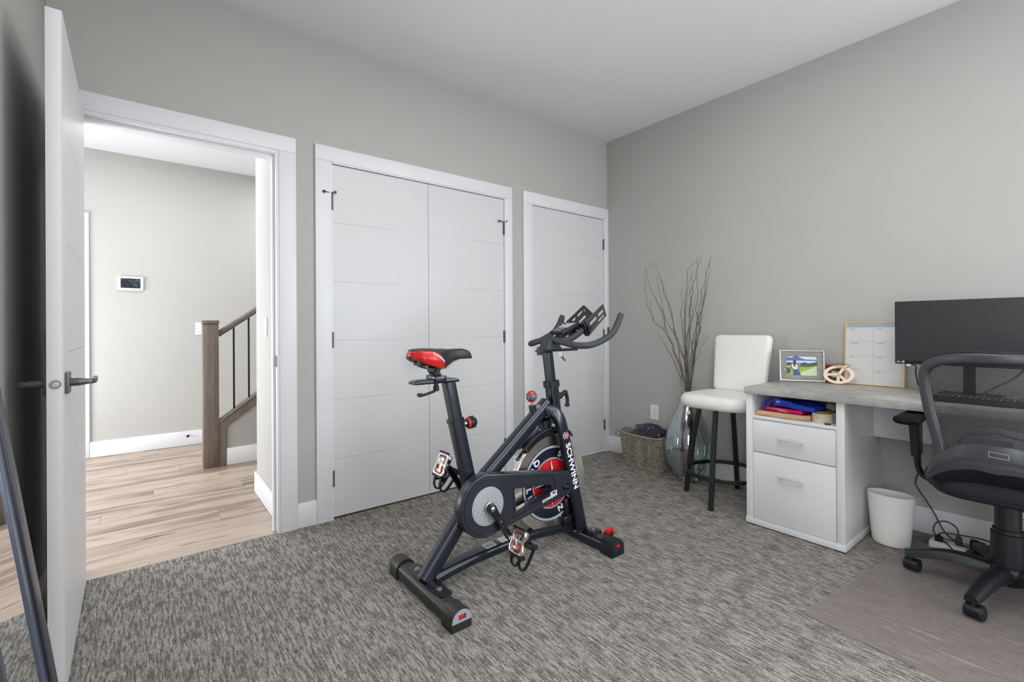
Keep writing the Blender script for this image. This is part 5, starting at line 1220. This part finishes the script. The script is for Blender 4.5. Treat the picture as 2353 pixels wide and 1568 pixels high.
pp_('child', [(.36, .64), (.40, .68), (.45, .64), (.46, .50), (.48, .40), (.43, .34), (.42, .22), (.38, .24), (.38, .40), (.36, .52)], rgb(150, 116, 122), 9)
b = nb(); e0 = fq(.117, .15, -.010); e1 = V(fq(.117, 0, 0).x, fq(.117, 0, 0).y, DZ + .002) - nh_ * .075; sweep(b, [e0, e1], rrect(.05, .004, .001), side=tuple(FX)); obj('easel_back', b, 'plast', t_)
# small brown box frame
t_ = thing('small_shadow_box', 'small brown wooden box frame behind the pale peace-sign ornament', 'box frame', (3.175, 1.03, DZ))
ba = V(3.185, 1.052, DZ + .0008); BX = V(.03, -1, 0).normalized(); BN = BX.cross(V(0, 0, 1)) * 1
if BN.x > 0: BN = -BN
b = nb(); plate(b, R_(0, 0, .098, .108), [R_(.008, .008, .090, .100)], ba + BN * -.018, BX, V(0, 0, 1), .036, .001); obj('box_frame', b, 'brownwood', t_)
b = nb(); plate(b, R_(.006, .006, .092, .102), [], ba + BN * -.032, BX, V(0, 0, 1), .004); obj('backing', b, pbr('olive_felt', rgb(112, 92, 40), .9), t_)
b = nb(); plate(b, R_(.030, .030, .062, .066), [], ba + BN * -.028, BX, V(0, 0, 1), .003, .0005); obj('picture_card', b, 'paper', t_)
# peace-sign ornament
t_ = thing('peace_ornament', 'round pale wooden peace-sign ornament with a cord, leaning on the box frame', 'ornament', (3.085, .965, DZ))
on = V(-math.cos(.42), -.05, math.sin(.42)).normalized(); oX = V(.05, -1, 0); oX = (oX - on * oX.dot(on)).normalized(); oY = on.cross(oX)
if oY.z < 0: oY = -oY
oc = V(3.150, .968, DZ + .0535)
el = lambda a, b_, n=40: [(a * math.cos(2 * PI * i / n), b_ * math.sin(2 * PI * i / n)) for i in range(n)]
b = nb(); plate(b, el(.076, .056), [el(.057, .040)], oc, oX, oY, .007, .0015); obj('outer_ring', b, 'woodpale', t_)
b = nb()
for a, ln in ((62, .045), (183, .058), (272, .042), (318, .050)):
    d = V(math.cos(math.radians(a)), math.sin(math.radians(a)), 0); n2 = V(-d.y, d.x, 0) * .0075; e = d * ln
    plate(b, [(-n2.x, -n2.y), (e.x - n2.x, e.y - n2.y), (e.x + n2.x, e.y + n2.y), (n2.x, n2.y)], [], oc, oX, oY, .0062, .0008)
sp_ = obj('spokes', b, 'woodpale', t_)
b = nb(); random.seed(5)
for a, ln in ((62, .045), (183, .058), (272, .042), (318, .050)):
    for k in range(5):
        rr2 = ln * (.25 + .15 * k); u = rr2 * math.cos(math.radians(a)) + random.uniform(-.003, .003); v = rr2 * math.sin(math.radians(a)) + random.uniform(-.003, .003)
        box(b, u - .0022, u + .0022, v - .0009, v + .0009, .0030, .0034, mat=frame_m(oc, oX, oY) @ Matrix.Identity(4))
obj('spoke_print', b, 'printgrey', sp_, ang=0)
b = nb(); tq = lambda u, v, w_=0: oc + oX * u + oY * v + on * w_
tube(b, catmull([tq(.005, .043, .004), tq(-.020, .052, .008), tq(-.012, .064, .012), tq(.02, .066, .012), tq(.048, .060, .010), tq(.052, .052, .008), tq(.030, .040, .006)], 6), .0016, 6); tube(b, catmull([tq(.004, .048, .006), tq(.018, .042, .006), tq(.032, .040, .006)], 4), .0016, 6)
obj('hanging_cord', b, 'cord', t_)
# weekly planner board
t_ = thing('planner_board', 'white weekly planner board with thin gold frame leaning on the wall behind the monitor', 'board', (3.215, .82, DZ))
lb = math.radians(4.2); W0 = V(3.196, .953, DZ + .001); WX = V(0.0, -1, 0); WN = V(-math.cos(lb), 0, math.sin(lb)); WY = V(math.sin(lb), 0, math.cos(lb))
WW, WH = .272, .356
def wq(u, v, d=0): return W0 + WX * u + WY * v + WN * d
def wpl(outer, holes, d, th, bev=0): b = nb(); plate(b, outer, holes, wq(0, 0, d), WX, WY, th, bev); return b
obj('board_frame', wpl(R_(0, 0, WW, WH), [R_(.0055, .0055, WW - .0055, WH - .0055)], 0, .012, .001), 'goldfr', t_, ang=30, label='thin gold frame')
pb = obj('board_panel', wpl(R_(.005, .005, WW - .005, WH - .005), [], -.001, .004), 'board', t_, ang=0)
obj('header_band', wpl(R_(.008, WH - .030, WW - .008, WH - .010), [], .0013, .0004), 'bluegrey', pb, ang=0, label='blue-grey header band')
b = nb()
for k in range(3): zz = .085 + k * .080; plate(b, R_(.018, zz, WW - .018, zz + .0012), [], wq(0, 0, .0013), WX, WY, .0004)
plate(b, R_(WW / 2 - .0005, .02, WW / 2 + .0005, WH - .035), [], wq(0, 0, .0013), WX, WY, .0004)
obj('grid_lines', b, 'linegrey', pb, ang=0)
b = nb()
for i, (a, c) in enumerate((('Sunday', 'Notes'), ('Friday', 'Saturday'), ('Wednesday', 'Thursday'), ('Monday', 'Tuesday'))):
    zz = .073 + i * .080
    for u, s_ in ((.022, a), (WW / 2 + .012, c)): text(b, s_, wq(u, zz, .0014), WX, WY, .0085, .0003)
text(b, 'WEEKLY PLANNER', wq(.09, WH - .023, .0017), WX, WY, .008, .0003) if False else None
obj('planner_print', b, 'printgrey', pb, ang=0)
# monitor
t_ = thing('monitor', 'wide black computer monitor on a stand at the back of the desk', 'monitor', (3.02, .39, DZ))
MX = 2.985
obj('casing', bx(MX, MX + .030, .672 - .535, .672, .906, 1.2175, .003), 'plast', t_)
obj('screen', bx(MX - .0012, MX + .001, .672 - .531, .668, .924, 1.2145), 'screen', t_, ang=0)
b = nb(); box(b, MX + .03, MX + .055, .34, .47, .96, 1.12, .008); box(b, MX + .028, MX + .046, .384, .426, DZ + .01, 1.10, .004); obj('stand_neck', b, 'plast', t_)
b = nb(); plate(b, rrect(.22, .19, .03), [], (MX + .03, .405, DZ + .006), (0, 1, 0), (1, 0, 0), .012, .003); obj('stand_base', b, 'plast', t_)
b = nb(); plate(b, [(.0075 * math.cos(2 * PI * i / 20), .0045 * math.sin(2 * PI * i / 20)) for i in range(20)], [[(.003 * math.cos(2 * PI * i / 12), .003 * math.sin(2 * PI * i / 12)) for i in range(12)]], (MX - .0006, .658, .916), (0, -1, 0), (0, 0, 1), .0006); obj('energy_logo', b, 'silverring', t_, ang=0)
obj('energy_sticker', bx(MX - .001, MX, .634, .645, .911, .9215), 'bluegrey', t_, ang=0)
b = nb(); box(b, MX + .004, MX + .02, .612, .628, .896, .907, .001); obj('cable_plug', b, 'whitep', t_)
solo('monitor_cable', tube(nb(), catmull([(MX + .02, .610, .905), (3.07, .606, .888), (3.12, .618, .855), (3.16, .618, .800), (3.19, .612, .768), (3.225, .605, .764)], 6), .0034, 8), 'cable', 'dark cable hanging from the monitor corner to the desktop', 'cable', (3.1, .61, DZ))
# keyboard
t_ = thing('keyboard', 'black computer keyboard lying on the desk behind the chair back', 'keyboard', (2.82, .30, DZ))
obj('keyboard_body', bx(2.745, 2.885, .085, .500, DZ, DZ + .020, .003), 'plast', t_)
kb_ = t_
random.seed(3)
for r_ in range(5):
    n_ = 22
    for c_ in range(n_):
        y = .492 - c_ * .01865
        if y - .0155 < .089: continue
        obj('key', bx(2.757 + r_ * .0245, 2.757 + r_ * .0245 + .0205, y - .0155, y, DZ + .019, DZ + .025, .0008, 1), 'chairblk', t_, ang=0)
b = nb()
for r_ in range(5):
    for c_ in range(21):
        y = .492 - c_ * .01865 - .0077
        box(b, 2.765 + r_ * .0245, 2.770 + r_ * .0245, y - .0015, y + .0018, DZ + .0249, DZ + .0253)
obj('key_legends', b, 'white', t_, ang=0)['kind'] = 'stuff'
solo('desk_cable', tube(nb(), catmull([(3.05, .235, .905), (3.02, .245, .880), (2.99, .275, .850), (2.95, .315, .820), (2.905, .345, .785), (2.895, .285, .770), (2.94, .25, .768), (3.05, .24, .768)], 6), .0045, 8), 'cable', 'thick dark cable looping down onto the desk behind the keyboard', 'cable', (2.98, .28, DZ))
# ------------------------------------------------------------------ chair mat, bin, cables
ua = V(.9943, -.1069, 0); va = V(-.1069, -.9943, 0); mc = V(1.975, .735, 0)
def mq(u, v): q = mc + ua * u + va * v; return (q.x, q.y)
b = nb(); corners = [mq(0, 0), mq(1.12, 0), mq(1.12, 1.15), mq(0, 1.15)]
plate(b, rpoly(corners, .03, 5), [], (0, 0, .0035), (1, 0, 0), (0, 1, 0), .0030, .0008)
solo('chair_mat', b, 'film', 'clear plastic scratched chair mat on the carpet under the office chair', 'chair mat', (2.5, .15, 0), ang=30)
# bin
BCx, BCy = 2.945, .684
t_ = thing('waste_bin', 'white oval plastic waste bin on the carpet beside the desk cabinet', 'waste bin', (BCx, BCy, 0))
ba_ = math.radians(92)
def binq(a, t, off=0.0):     # a angle, t height 0..1
    ra = .076 + .022 * t - off; rb = .054 + .012 * t - off; u, v = ra * math.cos(a), rb * math.sin(a)
    z = .004 + .250 * t + (0.0 if t < .5 else 0); return u, v, z
def bw(u, v, z): return V(BCx + u * math.cos(ba_) - v * math.sin(ba_), BCy + u * math.sin(ba_) + v * math.cos(ba_), z)
n_ = 64; b = nb(); rings = []
ts = [0, .02, .06, .2, .4, .6, .8, .95, 1.0]
for t in ts:
    r = []
    for i in range(n_):
        a = 2 * PI * i / n_; f = {0: .93, .02: .975}.get(t, 1); u, v, z = binq(a, t); r.append(b.verts.new(bw(u * f, v * f, z)))
    rings.append(r)
for t in (1.0, .95, .6, .2, .03):
    r = []
    for i in range(n_):
        a = 2 * PI * i / n_; u, v, z = binq(a, t, .0028); r.append(b.verts.new(bw(u, v, z + (.0005 if t == 1.0 else 0))))
    rings.append(r)
for p_, q_ in zip(rings, rings[1:]):
    for i in range(n_): b.faces.new((p_[i], p_[(i + 1) % n_], q_[(i + 1) % n_], q_[i]))
b.faces.new(rings[0][::-1]); b.faces.new(rings[-1])
obj('bin_body', b, 'binw', t_, ang=50)
# power strip with plugs
t_ = thing('power_strip', 'white power strip lying on the carpet behind the office chair base', 'power strip', (3.09, .45, 0))
d_ = V(-.02, -1, 0).normalized(); pX = d_; pY = V(1, -.02, 0)
b = nb(); box(b, -.155, .155, -.040, .036, 0, .036, .008, mat=frame_m((3.085, .405, .0), pX, pY)); obj('strip_body', b, 'whitep', t_)
b = nb()
for k in range(5): box(b, -.105 + k * .05, -.085 + k * .05, -.012, .012, .0355, .0368, .0005, mat=frame_m((3.085, .405, .0), pX, pY))
obj('sockets', b, 'greyp', t_)
def plug(x, y, m_, lab, h=.040, s_=.014, cat='plug'):
    b = nb(); box(b, x - s_, x + s_, y - s_ * .9, y + s_ * .9, .037, .037 + h, .004); box(b, x - .006, x + .006, y - .006, y + .006, .036 + h, .048 + h, .002)
    solo('power_plug', b, m_, lab, cat, (x, y, .037))
plug(3.075, .525, 'plast', 'black power plug at the far left end of the power strip', .022, .016)
plug(3.085, .455, 'cable', 'grey power plug standing in the middle of the power strip', .038, .013)
b = nb(); sweep(b, catmull([(3.070, .385, .068), (3.036, .36, .060), (3.02, .325, .032), (3.00, .29, .018)], 4), rrect(.052, .034, .012), side=(0, 1, .2), scales=None); box(b, 3.064, 3.096, .385, .415, .037, .082, .005)
solo('power_adapter', b, 'plast', 'bulky black power adapter on the near end of the power strip', 'adapter', (3.03, .35, .01))
solo('power_cable', tube(nb(), catmull([(3.19, .60, .700), (3.17, .612, .50), (3.155, .609, .374), (3.15, .626, .295), (3.15, .622, .262), (3.15, .592, .21), (3.145, .556, .15), (3.13, .530, .10), (3.11, .50, .065), (3.09, .45, .042), (3.065, .40, .045), (3.055, .36, .050)], 6), .0036, 8), 'cable', 'dark cable running down the wall from the desk to the power strip', 'cable', (3.15, .6, .3))
solo('power_cable', tube(nb(), catmull([(3.085, .455, .090), (3.09, .465, .118), (3.10, .50, .132), (3.10, .535, .118), (3.09, .548, .085), (3.08, .535, .055), (3.06, .50, .043), (3.03, .45, .012), (3.02, .40, .008), (2.99, .30, .008), (2.95, .2, .009)], 7), .0034, 8), 'cable', 'dark cable looping up from the middle plug and down to the carpet', 'cable', (3.09, .5, .05))
solo('power_cable', tube(nb(), catmull([(3.075, .525, .062), (3.09, .515, .075), (3.11, .46, .078), (3.125, .38, .080), (3.12, .33, .072), (3.11, .31, .045), (3.12, .29, .012), (3.14, .20, .006), (3.15, .05, .006)], 7), .0034, 8), 'cable', 'dark cable running flat along the power strip towards the wall', 'cable', (3.1, .4, .05))

# ------------------------------------------------------------------ office chair, facing the desk (+x)
HC = V(2.712, .255, 0); FL = .005
ch = thing('office_chair', 'black and charcoal mesh-back swivel office chair in front of the desk on the plastic mat', 'chair', (HC.x, HC.y, 0))
b = nb(); lathe(b, [(0, .066), (.040, .066), (.052, .075), (.058, .095), (.060, .118), (.056, .132), (.050, .138), (0, .138)], HC, n=36); hub = obj('base_hub', b, 'chairblk', ch)
for k in range(5):
    a = math.radians(95.5 + 72 * k); d = V(math.cos(a), math.sin(a), 0); s_ = V(-d.y, d.x, 0)
    pts_ = [HC + d * r + V(0, 0, z) for r, z in ((.035, .112), (.09, .120), (.15, .122), (.21, .114), (.265, .098), (.300, .088), (.318, .084))]
    b = nb(); sweep(b, catmull(pts_, 4), [(-.5, -.5), (.5, -.5), (.42, .25), (.25, .5), (-.25, .5), (-.42, .25)], side=tuple(s_), scales=[(.070 - .028 * min(1, i / 22), .046 - .020 * min(1, i / 22)) for i in range(25)])
    lg = obj('base_leg', b, 'chairblk', ch, ang=45)
    c = HC + d * .300; t = a + .9 + k * 1.3; w_ = V(math.cos(t), math.sin(t), 0)
    if k == 0: w_ = V(-.22, -.975, 0)
    if k == 1: w_ = V(-.26, -.965, 0)
    cc_ = c + V(-w_.y, w_.x, 0) * .014
    b = nb()
    for q in (-.017, .017): lathe(b, [(0, -.0105), (.022, -.0105), (.0255, -.008), (.0265, 0), (.0255, .008), (.022, .0105), (0, .0105)], V(cc_.x, cc_.y, FL + .0265) + w_ * q, tuple(w_), 26)
    cyl(b, V(cc_.x, cc_.y, FL + .0265) - w_ * .012, V(cc_.x, cc_.y, FL + .0265) + w_ * .012, .0235, 22)
    wh = obj('caster', b, 'plast', lg)
    b = nb(); cyl(b, V(c.x, c.y, .030), V(c.x, c.y, .088), .0075, 12)
    up_ = [V(cc_.x, cc_.y, FL + .0265) + (V(-w_.y, w_.x, 0) * math.cos(q) + V(0, 0, 1) * math.sin(q)) * .0285 for q in [math.radians(20 + 140 * i / 10) for i in range(11)]]
    sweep(b, up_, rrect(.046, .004, .001), side=tuple(w_)); obj('caster_hood', b, 'chairblk', lg)
b = nb(); lathe(b, [(.0, .130), (.051, .130), (.053, .150), (.051, .268), (.046, .270), (.0455, .284), (.040, .286), (.039, .382), (.034, .386), (0, .386)], HC, n=36); obj('column_cover', b, 'chairblk', ch)
b = nb(); cyl(b, HC + V(0, 0, .380), HC + V(0, 0, .415), .025, 24); obj('gas_lift', b, 'steel', ch)
b = nb(); box(b, 2.60, 2.80, .185, .325, .398, .440, .012); sweep(b, catmull([(2.62, .185, .405), (2.615, .12, .402), (2.61, .05, .395)], 3), circ(.006, 8)); box(b, 2.585, 2.70, .21, .30, .425, .462, .008); obj('tilt_mechanism', b, 'plast', ch)
b = nb(); cyl(b, (2.79, .20, .425), (2.79, .14, .425), .018, 16); obj('tension_knob', b, 'plast', ch)
# seat
b = cushion(2.478, 2.965, .018, .492, .432, .515, .14, .034); 
for v_ in b.verts:
    f_ = (v_.co.x - 2.478) / .487; v_.co.z += .012 * (1 - f_) ** 2 * 0 - .016 * max(0, f_ - .8) * 3
obj('seat', b, 'fabricblk', ch, ang=60)
obj('seat_pan', cushion(2.500, 2.94, .045, .465, .418, .446, .12, .014, dome=0), 'plast', ch, ang=50)
# back: everything lies on a curved surface x = xb(y, z)
def xb_(y, z): return 2.422 + 1.55 * (y - HC.y) ** 2 - .05 * max(0, z - .62) + .06 * max(0, .55 - z)
half = [(0, .976), (.06, .9755), (.12, .969), (.172, .953), (.202, .925), (.209, .885), (.203, .82), (.190, .745), (.172, .67), (.162, .62), (.160, .585), (.160, .545)]
pth = [(-y, z) for y, z in half[::-1]] + half[1:]
pp3 = catmull([V(xb_(HC.y + y, z), HC.y + y, z) for y, z in pth], 5)
nrm = []
for q in pp3:
    g_ = V(-1, 3.1 * (q.y - HC.y), -.05 if q.z > .62 else .0); nrm.append(g_.normalized())
b = nb(); nseg = len(pp3)
sc_ = [(1.0, 1.0 + .55 * max(0, 1 - min(i, nseg - 1 - i) / 14)) for i in range(nseg)]
sweep(b, pp3, rrect(.026, .038, .009, 3), side=nrm, scales=sc_)
fr3 = obj('back_frame', b, 'chair', ch, ang=50)
b = nb(); pe = [q - nrm[i] * .004 for i, q in enumerate(pp3)]
off_ = []
for i, q in enumerate(pp3):
    T_ = (pp3[min(i + 1, nseg - 1)] - pp3[max(i - 1, 0)]).normalized(); B_ = T_.cross(nrm[i]).normalized(); cen = V(q.x, HC.y, .75); sgn = 1 if (q - cen).dot(B_) > 0 else -1
    off_.append(q + B_ * sgn * .021 - nrm[i] * .008)
sweep(b, off_[6:-6], rrect(.020, .006, .002), side=nrm[6:-6]); obj('frame_edging', b, 'plast', fr3, ang=50)
b = nb(); rim_ = []
for i, q in enumerate(pp3):
    T_ = (pp3[min(i + 1, nseg - 1)] - pp3[max(i - 1, 0)]).normalized(); B_ = T_.cross(nrm[i]).normalized(); cen = V(q.x, HC.y, .75); sgn = 1 if (q - cen).dot(B_) > 0 else -1
    rim_.append(q + B_ * sgn * .016 - nrm[i] * .012)
i0 = next(i for i, q in enumerate(pp3) if q.z > .80); i1 = nseg - i0
sweep(b, rim_[i0:i1], rrect(.024, .016, .005), side=nrm[i0:i1]); obj('top_edging', b, 'bikeblk', fr3, ang=50, label='glossy black edge along the top of the back frame')
# mesh panel
def hw_(z):
    r = [(z_, y_) for y_, z_ in half]; r.sort()
    return interp([(z_, y_) for z_, y_ in [(.545, .160), (.585, .160), (.62, .162), (.67, .172), (.745, .190), (.82, .203), (.885, .209), (.925, .202), (.945, .185), (.960, .155), (.972, .09)]], z) - .004
b = nb(); loft(b, lambda u, v: V(xb_(HC.y + (-1 + 2 * v) * hw_(.56 + .412 * u), .56 + .412 * u) + .006, HC.y + (-1 + 2 * v) * hw_(.56 + .412 * u), .56 + .412 * u), 24, 20)
obj('mesh_panel', b, 'mesh', ch, ang=0 or 80)
# lower shell: broad band curving forward to the seat
def shell(name, prof_, mat, th, ywide, ang=50):
    """prof_(s) -> list of (z, dx) control from bottom to top for s = dy/ywide"""
    b = nb(); nu, nv = 40, 12
    f1 = lambda u, v: prof_(-1 + 2 * u, v, 0); f2 = lambda u, v: prof_(-1 + 2 * u, v, th)
    a = loft(b, f1, nu, nv); c = loft(b, f2, nu, nv)
    for i in range(nu): b.faces.new((a[i][0], a[i + 1][0], c[i + 1][0], c[i][0])); b.faces.new((a[i][nv], a[i + 1][nv], c[i + 1][nv], c[i][nv]))
    for j in range(nv): b.faces.new((a[0][j], a[0][j + 1], c[0][j + 1], c[0][j])); b.faces.new((a[nu][j], a[nu][j + 1], c[nu][j + 1], c[nu][j]))
    return obj(name, b, mat, ch, ang=ang)
def s_topz(dy): return interp([(0, .662), (.04, .661), (.09, .650), (.135, .622), (.165, .594), (.185, .566), (.20, .538), (.208, .500)], abs(dy))
def s_botz(dy): return interp([(0, .560), (.05, .564), (.108, .549), (.16, .520), (.188, .494), (.203, .478), (.208, .474)], abs(dy))
def lower(s, v, off):
    dy = s * .208; zt, zb = s_topz(dy), s_botz(dy); z = zb + (zt - zb) * v; y = HC.y + dy
    x = xb_(y, z) - .016 + off - .006 * math.sin(PI * v) + .014 * max(0, (abs(s) - .80) / .20) ** 2
    if .30 < v < .42: x += .003 * math.sin((v - .30) / .12 * PI)
    return V(x, y, z)
ls = shell('lower_back_shell', lower, 'chair', .022, .208)
b = nb(); lq = lambda dy, z: V(xb_(HC.y + dy, z) - .0238, HC.y + dy, z)
for a, c in ((lq(.018, .640), lq(-.032, .637)), (lq(.018, .622), lq(-.032, .619)), (lq(.018, .640), lq(.018, .622)), (lq(-.032, .637), lq(-.032, .619))): tube(b, [a, c], .0011, 6)
obj('embossed_plate_outline', b, 'greyp', ls)
# inner side of the hoop running under to the seat
b = nb(); bot = [V(lower(-1 + 2 * i / 40, 0, .004)) for i in range(41)]
top_ = [V(2.50 + .06 * (1 - abs(-1 + 2 * i / 40)), HC.y + (-1 + 2 * i / 40) * .19, min(.470, bot[i].z - .012)) for i in range(41)]
g1 = [b.verts.new(q) for q in bot]; g2 = [b.verts.new((q + r) / 2 + V(-.008, 0, -.012)) for q, r in zip(bot, top_)]; g3 = [b.verts.new(r) for r in top_]
for i in range(3, 37): b.faces.new((g1[i], g1[i + 1], g2[i + 1], g2[i])); b.faces.new((g2[i], g2[i + 1], g3[i + 1], g3[i]))
bmesh.ops.delete(b, geom=[v_ for v_ in b.verts if not v_.link_faces], context='VERTS')
bmesh.ops.solidify(b, geom=b.faces[:], thickness=.006); obj('shell_lining', b, 'plast', ls, ang=60)
for sg in (-1, 1):
    b = nb(); sweep(b, catmull([(2.485, HC.y + sg * .160, .500), (2.515, HC.y + sg * .160, .455), (2.58, HC.y + sg * .17, .430), (2.66, HC.y + sg * .12, .424)], 4), rrect(.030, .020, .006), side=(0, 1, 0)); obj('back_bracket', b, 'plast', ch)
# lumbar support in front of the mesh, with slots
lb_o = [(-.118, .600), (-.116, .668), (-.105, .697), (-.075, .714), (0, .728), (.075, .714), (.105, .697), (.116, .668), (.118, .600)]
b = nb(); plate(b, rpoly(lb_o, .02, 4), [rpoly([(-.094, .62), (-.094, .664), (-.078, .684), (0, .703), (.078, .684), (.094, .664), (.094, .62), (.100, .61), (.101, .668), (.084, .690), (0, .710), (-.084, .690), (-.101, .668), (-.100, .61)], .004, 2), rpoly([(-.058, .663), (-.06, .675), (.03, .681), (.042, .676), (.040, .664), (.028, .660)], .006, 3), rpoly([(.068, .655), (.088, .655), (.086, .665), (.070, .665)], .005, 3)], (0, 0, 0), (0, -1, 0), (0, 0, 1), .006, .001)
for k in range(-14, 15): bmesh.ops.bisect_plane(b, geom=b.verts[:] + b.edges[:] + b.faces[:], plane_co=(0, k * .0085, 0), plane_no=(0, 1, 0))
for v_ in b.verts: y = HC.y + v_.co.y; v_.co = V(xb_(y, v_.co.z) - .006 + v_.co.x, y, v_.co.z)
obj('lumbar_support', b, 'chair', ch, ang=40)
# armrests
for sg in (-1, 1):
    ya = HC.y + sg * .275
    b = cushion(2.470, 2.755, ya - .044, ya + .044, .686, .716, .040, .014, n=6, dome=.001); ar = obj('armrest_pad', b, 'padblk', ch, ang=60)
    b = nb(); sweep(b, [(2.665, ya, .690), (2.665, ya, .672), (2.668, ya, .655), (2.685, ya, .530)], rrect(.034, .080, .008), side=(0, 1, 0), scales=[(1.3, 1.35), (1.2, 1.1), 1, (.9, .85)]); obj('armrest_upright', b, 'chairblk', ch)
    b = nb(); sweep(b, catmull([(2.685, ya, .560), (2.690, ya, .500), (2.692, ya - sg * .012, .450), (2.694, ya - sg * .05, .426), (2.696, ya - sg * .13, .424)], 5), rrect(.046, .016, .006), side=(1, 0, 0)); obj('armrest_bracket', b, 'plast', ch)
